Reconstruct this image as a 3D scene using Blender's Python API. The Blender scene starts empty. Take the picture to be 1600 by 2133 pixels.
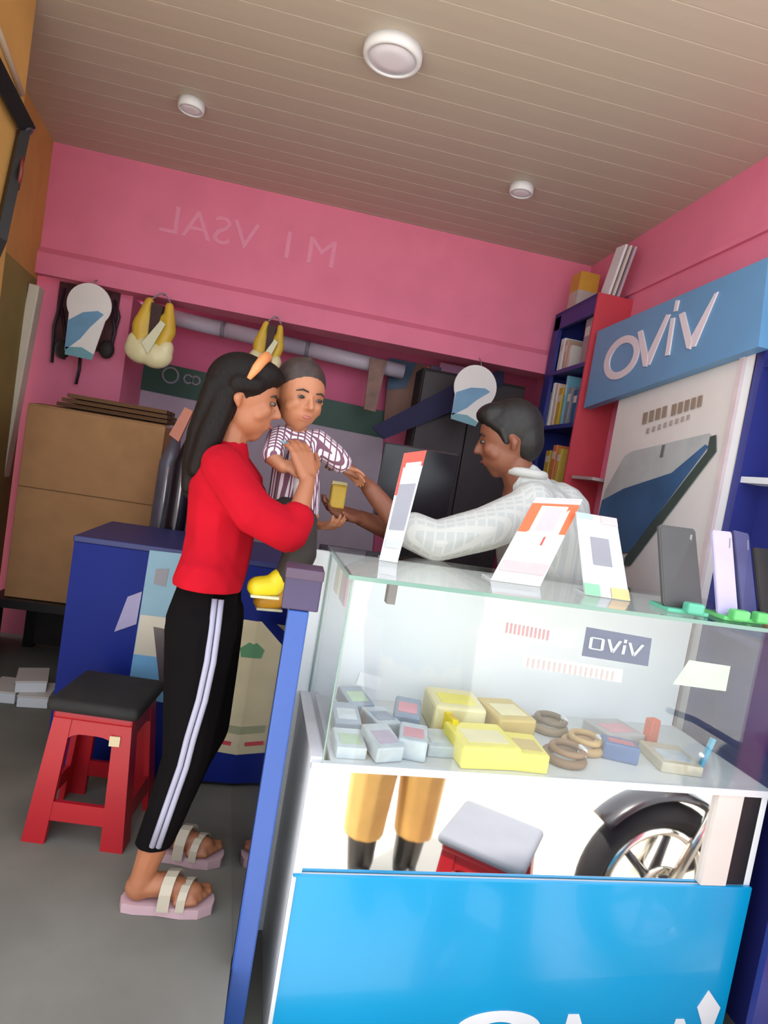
import bpy, bmesh, math, random
from mathutils import Vector, Matrix, Quaternion
random.seed(7)
scene = bpy.context.scene
COL = scene.collection
PI = math.pi

# ------------------------------------------------------------------ camera, sky, sun, exposure
F_PX, CAM_H = 1300.0, 1.25
CAM = ((0.97582, -0.152228, -0.156847), (-0.144003, 0.092086, -0.985283), (0.164431, 0.984046, 0.067938))
cam_data = bpy.data.cameras.new('camera')
cam_data.sensor_fit = 'HORIZONTAL'; cam_data.sensor_width = 36.0
cam_data.lens = F_PX / 1600.0 * 36.0
cam_data.clip_start = 0.02
cam = bpy.data.objects.new('camera', cam_data); COL.objects.link(cam)
m4 = Matrix(CAM).to_4x4(); m4.translation = (0, 0, CAM_H)
cam.matrix_world = m4
scene.camera = cam

world = bpy.data.worlds.new('sky'); scene.world = world; world.use_nodes = True
bg = world.node_tree.nodes['Background']
bg.inputs[0].default_value = (0.86, 0.93, 1.0, 1); bg.inputs[1].default_value = 1.0

sun_d = bpy.data.lights.new('sun', 'SUN'); sun_d.energy = 3.2; sun_d.angle = math.radians(3); sun_d.color = (1, .95, .87)
sun = bpy.data.objects.new('sun', sun_d); COL.objects.link(sun)
sun.location = (-2, -2, 8)
sun.rotation_euler = Vector((0.30, -0.16, -1)).to_track_quat('-Z', 'Y').to_euler()

vs = scene.view_settings
scene.display_settings.display_device = 'sRGB'
vs.view_transform = 'Standard'; vs.look = 'None'; vs.gamma = 1.0; vs.use_curve_mapping = False
vs.exposure = 1.35
scene.cycles.max_bounces = 12; scene.cycles.transparent_max_bounces = 24

# ------------------------------------------------------------------ helpers
def lin(r, g, b):
    f = lambda c: (c / 255 / 12.92) if c / 255 <= .04045 else ((c / 255 + .055) / 1.055) ** 2.4
    return (f(r), f(g), f(b))

MATS = {}
def mat(name, rgb, rough=.6, var=.08, scale=9, metal=0., spec=.5, coat=0., bump=0., rgb2=None, kind='noise', stretch=(1, 1, 1)):
    """procedural material: a base colour broken up by noise, or by waves / bricks of a second colour"""
    if name in MATS: return MATS[name]
    m = bpy.data.materials.new(name); m.use_nodes = True
    nt = m.node_tree; b = nt.nodes['Principled BSDF']
    c = lin(*rgb)
    c2 = lin(*rgb2) if rgb2 else tuple(max(0, x * (1 - 2.2 * var)) for x in c)
    tc = nt.nodes.new('ShaderNodeTexCoord'); mp = nt.nodes.new('ShaderNodeMapping')
    mp.inputs['Scale'].default_value = stretch
    nt.links.new(tc.outputs['Object'], mp.inputs['Vector'])
    if kind == 'noise':
        n = nt.nodes.new('ShaderNodeTexNoise'); n.inputs['Scale'].default_value = scale; n.inputs['Detail'].default_value = 5
        fac = n.outputs['Fac']
    elif kind == 'wave':
        n = nt.nodes.new('ShaderNodeTexWave'); n.inputs['Scale'].default_value = scale; n.inputs['Distortion'].default_value = .6
        fac = n.outputs['Fac']
    elif kind == 'brick':
        n = nt.nodes.new('ShaderNodeTexBrick'); n.inputs['Scale'].default_value = scale
        n.offset = 0
        n.inputs['Color1'].default_value = (0, 0, 0, 1); n.inputs['Color2'].default_value = (.25, .25, .25, 1); n.inputs['Mortar'].default_value = (1, 1, 1, 1)
        n.inputs['Mortar Size'].default_value = .06
        fac = n.outputs['Color']
    nt.links.new(mp.outputs['Vector'], n.inputs['Vector'])
    rp = nt.nodes.new('ShaderNodeValToRGB')
    rp.color_ramp.elements[0].position = .32; rp.color_ramp.elements[1].position = .68
    rp.color_ramp.elements[0].color = (*c2, 1); rp.color_ramp.elements[1].color = (*c, 1)
    nt.links.new(fac, rp.inputs['Fac']); nt.links.new(rp.outputs['Color'], b.inputs['Base Color'])
    b.inputs['Roughness'].default_value = rough; b.inputs['Metallic'].default_value = metal
    b.inputs['Specular IOR Level'].default_value = spec; b.inputs['Coat Weight'].default_value = coat
    b.inputs['Coat Roughness'].default_value = .04
    if bump:
        bp = nt.nodes.new('ShaderNodeBump'); bp.inputs['Strength'].default_value = bump; bp.inputs['Distance'].default_value = .004
        nt.links.new(fac, bp.inputs['Height']); nt.links.new(bp.outputs['Normal'], b.inputs['Normal'])
    MATS[name] = m
    return m

def glass_mat(name, tint=(.97, .985, .98), rough=.0, ior=1.5):
    if name in MATS: return MATS[name]
    m = bpy.data.materials.new(name); m.use_nodes = True; nt = m.node_tree
    nt.nodes.remove(nt.nodes['Principled BSDF']); out = nt.nodes['Material Output']
    tr = nt.nodes.new('ShaderNodeBsdfTransparent'); tr.inputs[0].default_value = (*tint, 1)
    gl = nt.nodes.new('ShaderNodeBsdfGlossy'); gl.inputs['Roughness'].default_value = rough
    fr = nt.nodes.new('ShaderNodeFresnel')
    ge = nt.nodes.new('ShaderNodeNewGeometry'); io = nt.nodes.new('ShaderNodeMix')   # same glass from either face
    io.inputs['A'].default_value = ior; io.inputs['B'].default_value = 1 / ior
    nt.links.new(ge.outputs['Backfacing'], io.inputs['Factor']); nt.links.new(io.outputs['Result'], fr.inputs[0])
    mx = nt.nodes.new('ShaderNodeMixShader')
    nt.links.new(fr.outputs[0], mx.inputs[0]); nt.links.new(tr.outputs[0], mx.inputs[1]); nt.links.new(gl.outputs[0], mx.inputs[2])
    nt.links.new(mx.outputs[0], out.inputs[0])
    MATS[name] = m
    return m

AX = [Vector(r) for r in CAM]       # world axes written in camera right / up / back terms
def _ray(px, py):
    v = Vector(((px - 800) / F_PX, -(py - 1066.5) / F_PX, -1.0))
    return Vector((AX[0].dot(v), AX[1].dot(v), AX[2].dot(v)))
def A(px, py, X=None, Y=None, Z=None):
    """survey: the point of the place on the plane X=, Y= or Z= that the photograph shows at (px, py)"""
    v = _ray(px, py)
    t = X / v.x if X is not None else (Y / v.y if Y is not None else (Z - CAM_H) / v.z)
    return Vector((v.x * t, v.y * t, CAM_H + v.z * t))

_b = bmesh.new(); bmesh.ops.create_icosphere(_b, subdivisions=2, radius=1); BALL = [v.co.copy() for v in _b.verts]; _b.free()
class MB:
    def __init__(s): s.bm = bmesh.new()
    def _xf(s, verts, c, rot):
        M = Matrix.Translation(c) @ (rot.to_4x4() if rot is not None else Matrix())
        bmesh.ops.transform(s.bm, matrix=M, verts=verts)
    def box(s, c, size, rz=0, bev=0, rot=None, seg=2):
        r = bmesh.ops.create_cube(s.bm, size=1); vs_ = r['verts']
        bmesh.ops.scale(s.bm, vec=size, verts=vs_)
        if bev:
            es = list({e for v in vs_ for e in v.link_edges})
            g = bmesh.ops.bevel(s.bm, geom=es, offset=bev, segments=seg, affect='EDGES', profile=.5)
            vs_ = list({v for f in g['faces'] for v in f.verts} | {v for v in vs_ if v.is_valid})
        R = rot if rot is not None else Matrix.Rotation(rz, 3, 'Z')
        s._xf(vs_, Vector(c), R); return s
    def b2(s, x0, x1, y0, y1, z0, z1, bev=0):
        return s.box(((x0 + x1) / 2, (y0 + y1) / 2, (z0 + z1) / 2), (abs(x1 - x0), abs(y1 - y0), abs(z1 - z0)), bev=bev)
    def poly(s, pts, th):
        """closed slab: polygon pts pushed along the vector th"""
        th = Vector(th); n = len(pts)
        a = [s.bm.verts.new(Vector(p)) for p in pts]; b = [s.bm.verts.new(Vector(p) + th) for p in pts]
        s.bm.faces.new(a); s.bm.faces.new(list(reversed(b)))
        for i in range(n): s.bm.faces.new((a[i], b[i], b[(i + 1) % n], a[(i + 1) % n]))
        return s
    def tube(s, path, r, n=8, cap=True):
        P = [Vector(p) for p in path]; rs = r if isinstance(r, (list, tuple)) else [r] * len(P)
        rings = []; up = None
        for i, p in enumerate(P):
            t = (P[min(i + 1, len(P) - 1)] - P[max(i - 1, 0)]).normalized()
            if up is None: up = Vector((0, 0, 1)) if abs(t.z) < .9 else Vector((1, 0, 0))
            a = t.cross(up).normalized(); b = a.cross(t).normalized(); up = b
            rings.append([s.bm.verts.new(p + (a * math.cos(2 * PI * k / n) + b * math.sin(2 * PI * k / n)) * rs[i]) for k in range(n)])
        for i in range(len(rings) - 1):
            for k in range(n): s.bm.faces.new((rings[i][k], rings[i][(k + 1) % n], rings[i + 1][(k + 1) % n], rings[i + 1][k]))
        if cap: s.bm.faces.new(list(reversed(rings[0]))); s.bm.faces.new(rings[-1])
        return s
    def sphere(s, c, r, rot=None, u=16, v=10):
        g = bmesh.ops.create_uvsphere(s.bm, u_segments=u, v_segments=v, radius=1); vs_ = g['verts']
        r = (r, r, r) if isinstance(r, (int, float)) else r
        bmesh.ops.scale(s.bm, vec=r, verts=vs_); s._xf(vs_, Vector(c), rot); return s
    def lathe(s, prof, c, n=28, axis='Z'):
        R = {'Z': Matrix(), 'Y': Matrix.Rotation(PI / 2, 3, 'X'), 'X': Matrix.Rotation(PI / 2, 3, 'Y')}[axis].to_3x3(); c = Vector(c)
        rings = [[s.bm.verts.new(c + R @ Vector((r * math.cos(2 * PI * k / n), r * math.sin(2 * PI * k / n), z))) for k in range(n)] for r, z in prof]
        for i in range(len(rings) - 1):
            for k in range(n): s.bm.faces.new((rings[i][k], rings[i][(k + 1) % n], rings[i + 1][(k + 1) % n], rings[i + 1][k]))
        s.bm.faces.new(list(reversed(rings[0]))); s.bm.faces.new(rings[-1]); return s
    def torus(s, c, R, r, axis='Y', n=40, k=10, flat=1.0, a0=0, a1=2 * PI):
        c = Vector(c); full = abs(a1 - a0 - 2 * PI) < 1e-6; N = n if full else n + 1
        def pt(a, b):
            rad = R + r * math.cos(b); h = r * flat * math.sin(b)
            p = Vector((rad * math.cos(a), h, rad * math.sin(a)))
            if axis == 'Z': p = Vector((p.x, p.z, p.y))
            if axis == 'X': p = Vector((p.y, p.x, p.z))
            return c + p
        rings = [[s.bm.verts.new(pt(a0 + (a1 - a0) * i / n, 2 * PI * j / k)) for j in range(k)] for i in range(N)]
        for i in range(N if full else N - 1):
            q = rings[(i + 1) % N]
            for j in range(k): s.bm.faces.new((rings[i][j], rings[i][(j + 1) % k], q[(j + 1) % k], q[j]))
        if not full: s.bm.faces.new(rings[0]); s.bm.faces.new(list(reversed(rings[-1])))
        return s
    def caps(s, p0, r0, p1, r1):
        """tapered limb: the hull of two balls"""
        tmp = bmesh.new(); p0, p1 = Vector(p0), Vector(p1)
        for u in BALL: tmp.verts.new(p0 + u * r0)
        for u in BALL: tmp.verts.new(p1 + u * r1)
        bmesh.ops.convex_hull(tmp, input=tmp.verts[:])
        bmesh.ops.delete(tmp, geom=[v for v in tmp.verts if not v.link_faces], context='VERTS')
        me = bpy.data.meshes.new('t'); tmp.to_mesh(me); tmp.free(); s.bm.from_mesh(me); bpy.data.meshes.remove(me)
        return s
    def limb(s, pts):
        for (p, r), (q, t) in zip(pts, pts[1:]): s.caps(p, r, q, t)
        return s
    def mesh(s, name):
        bmesh.ops.recalc_face_normals(s.bm, faces=s.bm.faces[:])
        me = bpy.data.meshes.new(name); s.bm.to_mesh(me); s.bm.free(); return me
    def build(s, name, m, parent=None, smooth=False, remesh=0, relax=3, origin=True):
        me = s.mesh(name)
        if remesh:
            o = bpy.data.objects.new('t', me); COL.objects.link(o)
            md = o.modifiers.new('r', 'REMESH'); md.mode = 'VOXEL'; md.voxel_size = remesh
            sm = o.modifiers.new('s', 'SMOOTH'); sm.iterations = relax; sm.factor = .5
            dg = bpy.context.evaluated_depsgraph_get()
            me2 = bpy.data.meshes.new_from_object(o.evaluated_get(dg)); me2.name = name
            bpy.data.objects.remove(o); bpy.data.meshes.remove(me); me = me2; smooth = True
        return link(name, me, m, parent, smooth)

def link(name, me, m, parent=None, smooth=False):
    o = bpy.data.objects.new(name, me); COL.objects.link(o)
    me.materials.clear(); me.materials.append(m)
    if smooth:
        for p in me.polygons: p.use_smooth = True
    # origin at the middle of the base
    co = [v.co for v in me.vertices]
    if co:
        c = Vector(((min(v.x for v in co) + max(v.x for v in co)) / 2, (min(v.y for v in co) + max(v.y for v in co)) / 2, min(v.z for v in co)))
        me.transform(Matrix.Translation(-c)); o.location = c
    if parent is not None:
        wp = Vector((0, 0, 0)); q = parent
        while q is not None: wp += q.location; q = q.parent
        o.parent = parent; o.location = o.location - wp
    return o

def tag(o, label, cat, group=None):
    o['label'] = label; o['category'] = cat
    if group: o['group'] = group
    return o
def thing(name, label, cat, loc, group=None):
    o = bpy.data.objects.new(name, None); o.empty_display_size = .1; COL.objects.link(o); o.location = loc
    return tag(o, label, cat, group)
def struct(o):
    o['kind'] = 'structure'; return o

# ------------------------------------------------------------------ materials
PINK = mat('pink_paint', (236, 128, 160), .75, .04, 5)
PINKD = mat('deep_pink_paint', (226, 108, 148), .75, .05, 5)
PINKL = mat('pale_pink_lettering', (240, 150, 180), .7, .03)
OCHRE = mat('ochre_paint', (206, 154, 84), .8, .08, 4)
OLIVE = mat('olive_paint', (150, 134, 74), .8, .08, 4)
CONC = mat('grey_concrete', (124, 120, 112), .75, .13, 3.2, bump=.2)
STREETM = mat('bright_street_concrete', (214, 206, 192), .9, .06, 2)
CEILM = mat('beige_ceiling_panel', (186, 174, 160), .45, .03, 3, stretch=(.3, 6, 1))
WHITE = mat('white_laminate', (226, 226, 230), .45, .02)
CREAM = mat('cream_board', (212, 202, 196), .5, .03)
NAVY = mat('navy_laminate', (44, 50, 128), .45, .05)
BLUE = mat('royal_blue_laminate', (20, 36, 118), .5, .06, 4, spec=.15)
BLUEL = mat('bright_blue_edge', (48, 84, 160), .35, .03)
SKY = mat('sky_blue_print', (102, 152, 196), .45, .05, 3)
CYAN = mat('cyan_gloss_board', (8, 144, 198), .22, .02, 3, coat=.15, spec=.4)
RED = mat('red_plastic', (172, 20, 32), .38, .04)
REDP = mat('red_paint', (200, 62, 76), .6, .04)
BLACK = mat('black_plastic', (30, 28, 30), .4, .1)
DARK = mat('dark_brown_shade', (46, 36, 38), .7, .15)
CARD = mat('brown_cardboard', (164, 120, 80), .85, .06, 12)
CARDD = mat('corrugated_edge', (112, 78, 50), .9, .2, 40, kind='wave')
YEL = mat('yellow_plastic', (226, 184, 62), .45, .08)
YELB = mat('bright_yellow', (240, 214, 30), .45, .05)
PALE = mat('pale_cream_plastic', (226, 222, 186), .4, .05)
GREEN = mat('dark_green_print', (34, 74, 58), .5, .06)
LILAC = mat('pale_lilac_print', (186, 168, 184), .6, .04)
GREY = mat('grey_print', (140, 138, 146), .6, .06)
PIPE = mat('white_pvc_pipe', (214, 200, 216), .4, .03)
GLASS = glass_mat('clear_glass')
GLASSE = mat('green_glass_edge', (126, 158, 146), .15, .03)
MIRROR = mat('mirror_sheet', (236, 236, 236), .03, .0, metal=1.0)
ALU = mat('white_aluminium', (216, 218, 222), .35, .02, metal=.2)
GATEM = mat('dark_blue_gloss', (20, 26, 44), .06, .05, spec=1.0, coat=1.0)
ORANGE = mat('orange_print', (236, 104, 58), .5, .04)

# ------------------------------------------------------------------ setting
fl = MB(); fl.b2(-1.75, .042, 1.22, 1.86, -.55, 0); fl.b2(-1.75, 1.75, 1.86, 4.35, -.55, 0)
struct(fl.build('floor', CONC))
struct(MB().b2(.042, 1.75, 1.22, 1.86, -.55, -.2).build('floor_step', CONC))
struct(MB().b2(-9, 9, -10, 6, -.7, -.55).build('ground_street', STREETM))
ceil = struct(MB().b2(-1.75, 1.75, 1.45, 4.35, 2.652, 2.75).build('ceiling', CEILM))
pl = MB().box((0, 0, .009), (3.3, .1165, .018), bev=.0022).mesh('ceiling_plank'); pl.materials.append(CEILM)
y = 1.51
while y < 3.66:
    o = bpy.data.objects.new('ceiling_plank', pl); COL.objects.link(o); o.parent = ceil
    o.location = Vector((0, y, 2.634)) - ceil.location; y += .118

beam = MB().poly([(-1.6, 3.6, 2.65), (-1.6, 3.6, 2.10), (-1.6, 3.565, 2.065), (-1.6, 3.56, 1.955), (-1.6, 3.75, 1.955), (-1.6, 3.75, 2.65)], (3.35, 0, 0))
beam = struct(beam.build('wall_back', PINK))
struct(MB().b2(-1.6, -.985, 3.68, 4.2, 0, 1.955).build('wall_pier', PINK))
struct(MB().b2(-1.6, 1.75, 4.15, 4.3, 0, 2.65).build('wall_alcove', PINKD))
wr = struct(MB().b2(1.56, 1.72, 1.22, 4.3, 0, 2.652).build('wall_right', PINK))
MB().b2(1.545, 1.56, 1.3, 3.6, 2.325, 2.35).build('paint_ridge', PINK, wr)
# left wall opens a little towards the back; ochre above, olive below
def lw(z0, z1, name, m):
    a, b = Vector((-1.30, 2.35, z0)), Vector((-1.455, 3.62, z0))
    return struct(MB().poly([a, b, b + Vector((-.14, 0, 0)), a + Vector((-.14, 0, 0))], (0, 0, z1 - z0)).build(name, m))
lw(1.93, 2.652, 'wall_left', OCHRE); lw(0, 1.93, 'wall_left_lower', OLIVE)
struct(MB().b2(-1.46, -1.085, 1.45, 2.42, 0, 2.652).build('wall_pillar', OCHRE))
struct(MB().box((-1.465, 3.52, .94), (.05, .10, 1.88), rot=Matrix.Rotation(.055, 3, 'Y') @ Matrix.Rotation(.12, 3, 'Z'), bev=.006).build('trim_1', mat('cream_trim', (224, 214, 196), .6, .03)))

# faint mirrored lettering painted on the beam
def text_mesh(s, size, ext=.002):
    cu = bpy.data.curves.new('t', 'FONT'); cu.body = s; cu.size = size; cu.extrude = ext; cu.resolution_u = 3
    o = bpy.data.objects.new('t', cu); COL.objects.link(o)
    dg = bpy.context.evaluated_depsgraph_get(); me = bpy.data.meshes.new_from_object(o.evaluated_get(dg))
    bpy.data.objects.remove(o); bpy.data.curves.remove(cu); return me
me = text_mesh('M I  VSAL', .21, .002)
start = A(700, 560, Y=3.597)
M = Matrix(((-1.12, 0, 0, start.x), (0, 0, -1, 3.598), (0, 1, 0, start.z), (0, 0, 0, 1)))
me.transform(M); me.flip_normals()
t = link('painted_lettering', me, PINKL, beam); t['label'] = 'faint pale painted letters, mirrored'

# ceiling lights (unlit white discs)
def disc_light(px, py, r, label):
    c = A(px, py, Z=2.634)
    t = thing('ceiling_light', label, 'ceiling light', (c.x, c.y, 2.60), 'round ceiling lights')
    MB().lathe([(r, .034), (r, .01), (r * .95, 0), (r * .84, -.002), (r * .82, .006), (r * .8, .03)], (c.x, c.y, 2.60), 40).build('rim', WHITE, t, smooth=True)
    MB().lathe([(.002, .003), (r * .4, .001), (r * .83, .006), (r * .83, .02), (.002, .02)], (c.x, c.y, 2.598), 40).build('diffuser', mat('frosted_diffuser', (232, 228, 240), .4, .01), t, smooth=True)
disc_light(820, 105, .10, 'large round white ceiling light above the glass counter')
disc_light(400, 213, .055, 'small round white ceiling light towards the ochre wall')
disc_light(1088, 388, .055, 'small round white ceiling light towards the bookshelf corner')

# black open frame bolted to the near pillar, with a conduit above it
t = thing('metal_frame', 'black open metal frame bolted to the ochre pillar', 'frame', (-1.07, 2.1, 1.9))
p = [A(-90, -10, X=-1.06), A(52, 262, X=-1.06), A(0, 500, X=-1.06), A(-60, 640, X=-1.06)]
MB().tube(p[:2], .035, 4).build('top_bar', BLACK, t)
MB().tube(p[1:], .022, 4).build('side_bar', BLACK, t)
MB().sphere(p[1], .03).build('corner_glint', mat('glint_steel', (120, 116, 124), .25, .2, metal=.8), t, smooth=True)  # pale metal ball added for the glint at the frame corner
MB().tube([A(47, 320, X=-1.05), A(44, 360, X=-1.03), A(36, 395, X=-1.05)], .006, 6).build('wire', mat('rust_red_wire', (120, 50, 44), .5), t, smooth=True)
tag(MB().tube([A(-40, -20, X=-1.08), A(0, 75, X=-1.08), A(44, 196, X=-1.08)], .012, 8).build('conduit', mat('pale_conduit', (206, 182, 156), .5), smooth=True),
    'pale conduit running along the upper ochre pillar', 'conduit')

# ------------------------------------------------------------------ alcove under the beam
def quad(pts, Y=None, X=None, Z=None): return [A(px, py, X=X, Y=Y, Z=Z) for px, py in pts]
t = thing('pipe_run', 'white plastic pipe running under the pink beam', 'pipe', (-.15, 3.95, 1.86))
ends = [A(290, 645, Y=3.95), A(465, 686, Y=3.95), A(640, 727, Y=3.95), A(842, 775, Y=3.95)]
for i in range(3):
    d = (ends[i + 1] - ends[i]).normalized() * .004
    MB().tube([ends[i] + d, ends[i + 1] - d], .047, 20).build('pipe_section', PIPE, t, smooth=True)
for e in ends[1:3]:
    d = Vector((.012, 0, 0)); MB().tube([e - d, e + d], .05, 20).build('coupling', mat('grey_coupling', (150, 138, 152), .5), t, smooth=True)

# green-headed board on the alcove wall
t = thing('wall_board', 'pale lilac board with dark green header on the alcove wall', 'board', (-.3, 4.12, .6))
MB().poly(quad([(266, 800), (800, 905), (770, 1200), (225, 1130)], Y=4.12), (0, .02, 0)).build('sheet', LILAC, t)
g = MB().poly(quad([(273, 742), (806, 858), (797, 912), (264, 805)], Y=4.11), (0, .03, 0)).build('header', GREEN, t)
for cx, cy, r in ((355, 782, 15), (392, 790, 8), (408, 793, 8)):
    c = A(cx, cy, Y=4.105); MB().torus(c, r * 4.1 / 1300, .008, 'Y', 20, 6).build('printed_ring', GREY, g)
# bits hanging to the right of the pipe
tag(MB().poly(quad([(772, 745), (806, 752), (782, 858), (758, 852)], Y=3.855), (0, .03, 0)).build('hanging_packet_strip', mat('brown_packet', (150, 108, 92), .5, .2, 14)),
    'narrow brown strip of packets hanging at the end of the pipe', 'packet strip')
t = thing('poster', 'brown poster with blue top corner leaning in the alcove', 'poster', (.6, 4.05, 1.4))
MB().poly(quad([(812, 745), (893, 762), (880, 850), (798, 895)], Y=4.06), (0, .02, 0)).build('sheet', mat('brown_poster', (140, 98, 84), .6, .1), t)
MB().poly(quad([(812, 745), (868, 757), (846, 808), (806, 812)], Y=4.055), (0, .02, 0)).build('blue_patch', mat('slate_blue_print', (74, 96, 124), .6), t)
MB().poly(quad([(890, 762), (896, 763), (884, 850), (878, 850)], Y=4.05), (0, .02, 0)).build('edge_strip', ORANGE, t)
tag(MB().poly(quad([(898, 760), (920, 766), (906, 835), (884, 840)], Y=4.05), (0, .02, 0)).build('narrow_card', mat('mauve_card', (150, 130, 172), .5, .2, 20)),
    'narrow mauve card beside the brown poster', 'card')
tag(MB().poly(quad([(918, 755), (985, 768), (975, 815), (905, 845)], Y=4.06), (0, .02, 0)).build('lit_wall_patch', mat('lit_wall_pink', (255, 188, 232), .25, .03)),  # pale sheet stands in for a brightly lit bit of pink wall
    'bright lit patch of pink wall, coloured on a sheet beside the mauve card', 'card')

# dark cabinet behind the man with a navy flap leaning on it
t = thing('cabinet', 'tall dark cabinet standing in the alcove behind the man', 'cabinet', (1.0, 3.95, 0))
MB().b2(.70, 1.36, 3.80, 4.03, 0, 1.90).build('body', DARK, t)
for x0, x1 in ((.71, 1.02), (1.03, 1.35)):
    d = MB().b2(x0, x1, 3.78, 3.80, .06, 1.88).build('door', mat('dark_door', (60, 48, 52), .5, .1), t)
    MB().tube([(1.0 if x0 < .8 else 1.05, 3.77, .9), (1.0 if x0 < .8 else 1.05, 3.77, 1.02)], .006, 6).build('handle', BLACK, d)
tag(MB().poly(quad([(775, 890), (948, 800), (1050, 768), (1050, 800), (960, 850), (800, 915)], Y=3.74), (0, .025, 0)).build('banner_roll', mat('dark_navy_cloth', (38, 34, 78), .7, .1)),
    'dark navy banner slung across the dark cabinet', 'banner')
t = thing('monitor', 'black monitor on the counter beside the man', 'monitor', (.58, 2.75, .85))
MB().box((.56, 2.75, 1.19), (.34, .03, .36), rz=-.1, bev=.008).build('screen', mat('dark_screen', (38, 34, 40), .2), t)
MB().box((.56, 2.775, .97), (.05, .02, .22)).build('stand', BLACK, t)
MB().box((.56, 2.77, .859), (.2, .14, .015), bev=.004).build('foot', BLACK, t)
tag(MB().box((.5, 2.78, .425), (.62, .36, .85), bev=.006).build('low_cabinet', mat('slate_cabinet', (62, 58, 76), .5)),
    'low slate cabinet carrying the black monitor', 'cabinet')

# ------------------------------------------------------------------ pear-shaped signs, carry bags, meter board
def pear(px, py, Y, w, h, label, ang=0):
    c = A(px, py, Y=Y)
    def at_(u, v): # u,v in sign widths / heights about the centre, +v up
        x, z = u * w, v * h; return Vector((c.x + x * math.cos(ang) - z * math.sin(ang), Y, c.z + x * math.sin(ang) + z * math.cos(ang)))
    t = thing('hanging_sign', label, 'sign', (c.x, Y, c.z - h / 2), 'pear-shaped hanging signs')
    pts = []
    for k in range(25):
        a = math.radians(-35 + 250 * k / 24); pts.append((.5 * math.cos(a), .5 * w / h * math.sin(a) + .5 - .5 * w / h))
    pts += [(-.34, -.5), (.26, -.5)]
    MB().poly([at_(u, v) for u, v in pts], (0, .008, 0)).build('board', mat('white_sign_card', (240, 234, 232), .4, .02), t)
    b = [(-.36, -.45), (-.40, -.05), (-.10, .10), (.22, .16), (.36, .13), (.1, -.08), (-.06, -.25)]
    MB().poly([at_(u, v) + Vector((0, -.003, 0)) for u, v in b], (0, .003, 0)).build('blue_swoosh', mat('pale_blue_print', (122, 168, 204), .4), t)
    b = [(-.34, -.5), (-.35, -.4), (.0, -.36), (.28, -.42), (.26, -.5)]
    MB().poly([at_(u, v) + Vector((0, -.003, 0)) for u, v in b], (0, .003, 0)).build('teal_foot', mat('teal_print', (126, 178, 190), .4), t)
    MB().tube([at_(0, .47) + Vector((0, .004, 0)), at_(0, .5) + Vector((0, .02, .02)), Vector((at_(0, .5).x, 3.572, max(at_(0, .5).z + .03, 1.98)))], .003, 6).build('string', GREY, t)
pear(180, 668, 3.50, .22, .385, 'white pear-shaped sign with blue swoosh before the meter board', ang=-.04)
pear(986, 822, 3.48, .25, .335, 'white pear-shaped sign with blue swoosh above the man', ang=-.12)

t = thing('meter_board', 'dark wooden meter board with dangling wires on pink pier', 'meter board', (-1.18, 3.66, 1.5))
MB().poly(quad([(125, 585), (250, 610), (232, 735), (108, 720)], Y=3.66), (0, .02, 0)).build('board', mat('dark_wood_board', (84, 40, 48), .6, .25, 16, stretch=(8, 1, 1)), t)
for a, b, c in (((135, 600), (112, 680), (108, 755)), ((232, 640), (240, 690), (226, 745)), ((128, 640), (140, 720), (132, 748)), ((240, 625), (248, 660), (236, 700)), ((168, 735), (165, 770), (158, 800))):
    MB().tube([A(*a, Y=3.645), A(*b, Y=3.64), A(*c, Y=3.65)], .009, 6).build('wire', mat('dark_cable', (52, 34, 48), .5), t, smooth=True)
for cx, cy in ((130, 728), (222, 728)):
    MB().sphere(A(cx, cy, Y=3.64), (.04, .025, .05)).build('wire_bundle', DARK, t, smooth=True)

def carry_bag(px, py, Y, w, h, label):
    c = A(px, py, Y=Y)
    P = lambda u, v, dy=0: Vector((c.x + u * w + .10 * v * h, Y + dy, c.z + v * h))
    t = thing('carry_bag', label, 'bag', (c.x, Y, c.z - h / 2), 'plastic carry bags on the beam')
    b = MB()
    for u0, v0, r0, u1, v1, r1 in ((-.24, .42, .10, -.30, .05, .19), (-.30, .1, .18, -.22, -.25, .2), (.20, .40, .10, .30, .05, .18), (.30, .05, .17, .2, -.25, .19), (-.2, -.2, .18, .2, -.22, .18), (-.12, .2, .12, -.1, -.2, .14), (.14, .2, .12, .1, -.2, .14)):
        b.caps(P(u0, v0), r0 * w, P(u1, v1), r1 * w)
    o_b = b.build('bag_body', YEL, t, remesh=.008)
    MB().poly([P(-.16, .40, -.03), P(.10, .38, -.03), P(.08, -.05, -.045), P(-.04, -.14, -.045)], (0, .05, 0)).build('mouth', mat('bag_inside', (70, 46, 46), .7), t)
    b = MB(); b.sphere(P(-.14, -.27), (.40 * w, .055, .21 * h)); b.sphere(P(.16, -.31), (.38 * w, .055, .20 * h)); b.sphere(P(-.30, -.18), (.22 * w, .045, .16 * h)); b.sphere(P(.32, -.2), (.2 * w, .045, .14 * h))
    b.build('pouch', mat('cream_plastic', (240, 228, 180), .35, .05), t, remesh=.008)
    MB().poly([P(-.12, -.2, -.066), P(.14, .16, -.055), P(.26, .12, -.055), P(.06, -.34, -.066)], (0, .006, 0)).build('flap', PALE, t)
    MB().tube([P(-.2, .46), P(-.05, .56), P(.05, .56), P(.2, .46)], .004, 6).build('loop', GREY, t)
    MB().tube([P(0, .555), P(0, .57, .04), Vector((P(0, .57).x, 3.572, max(P(0, .6).z, 1.97)))], .004, 6).build('hook', GREY, t)
carry_bag(320, 692, 3.50, .235, .365, 'yellow and cream carry bag hanging over the green header')
carry_bag(558, 728, 3.50, .175, .32, "yellow and cream carry bag hanging above the girl's headband")

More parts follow.
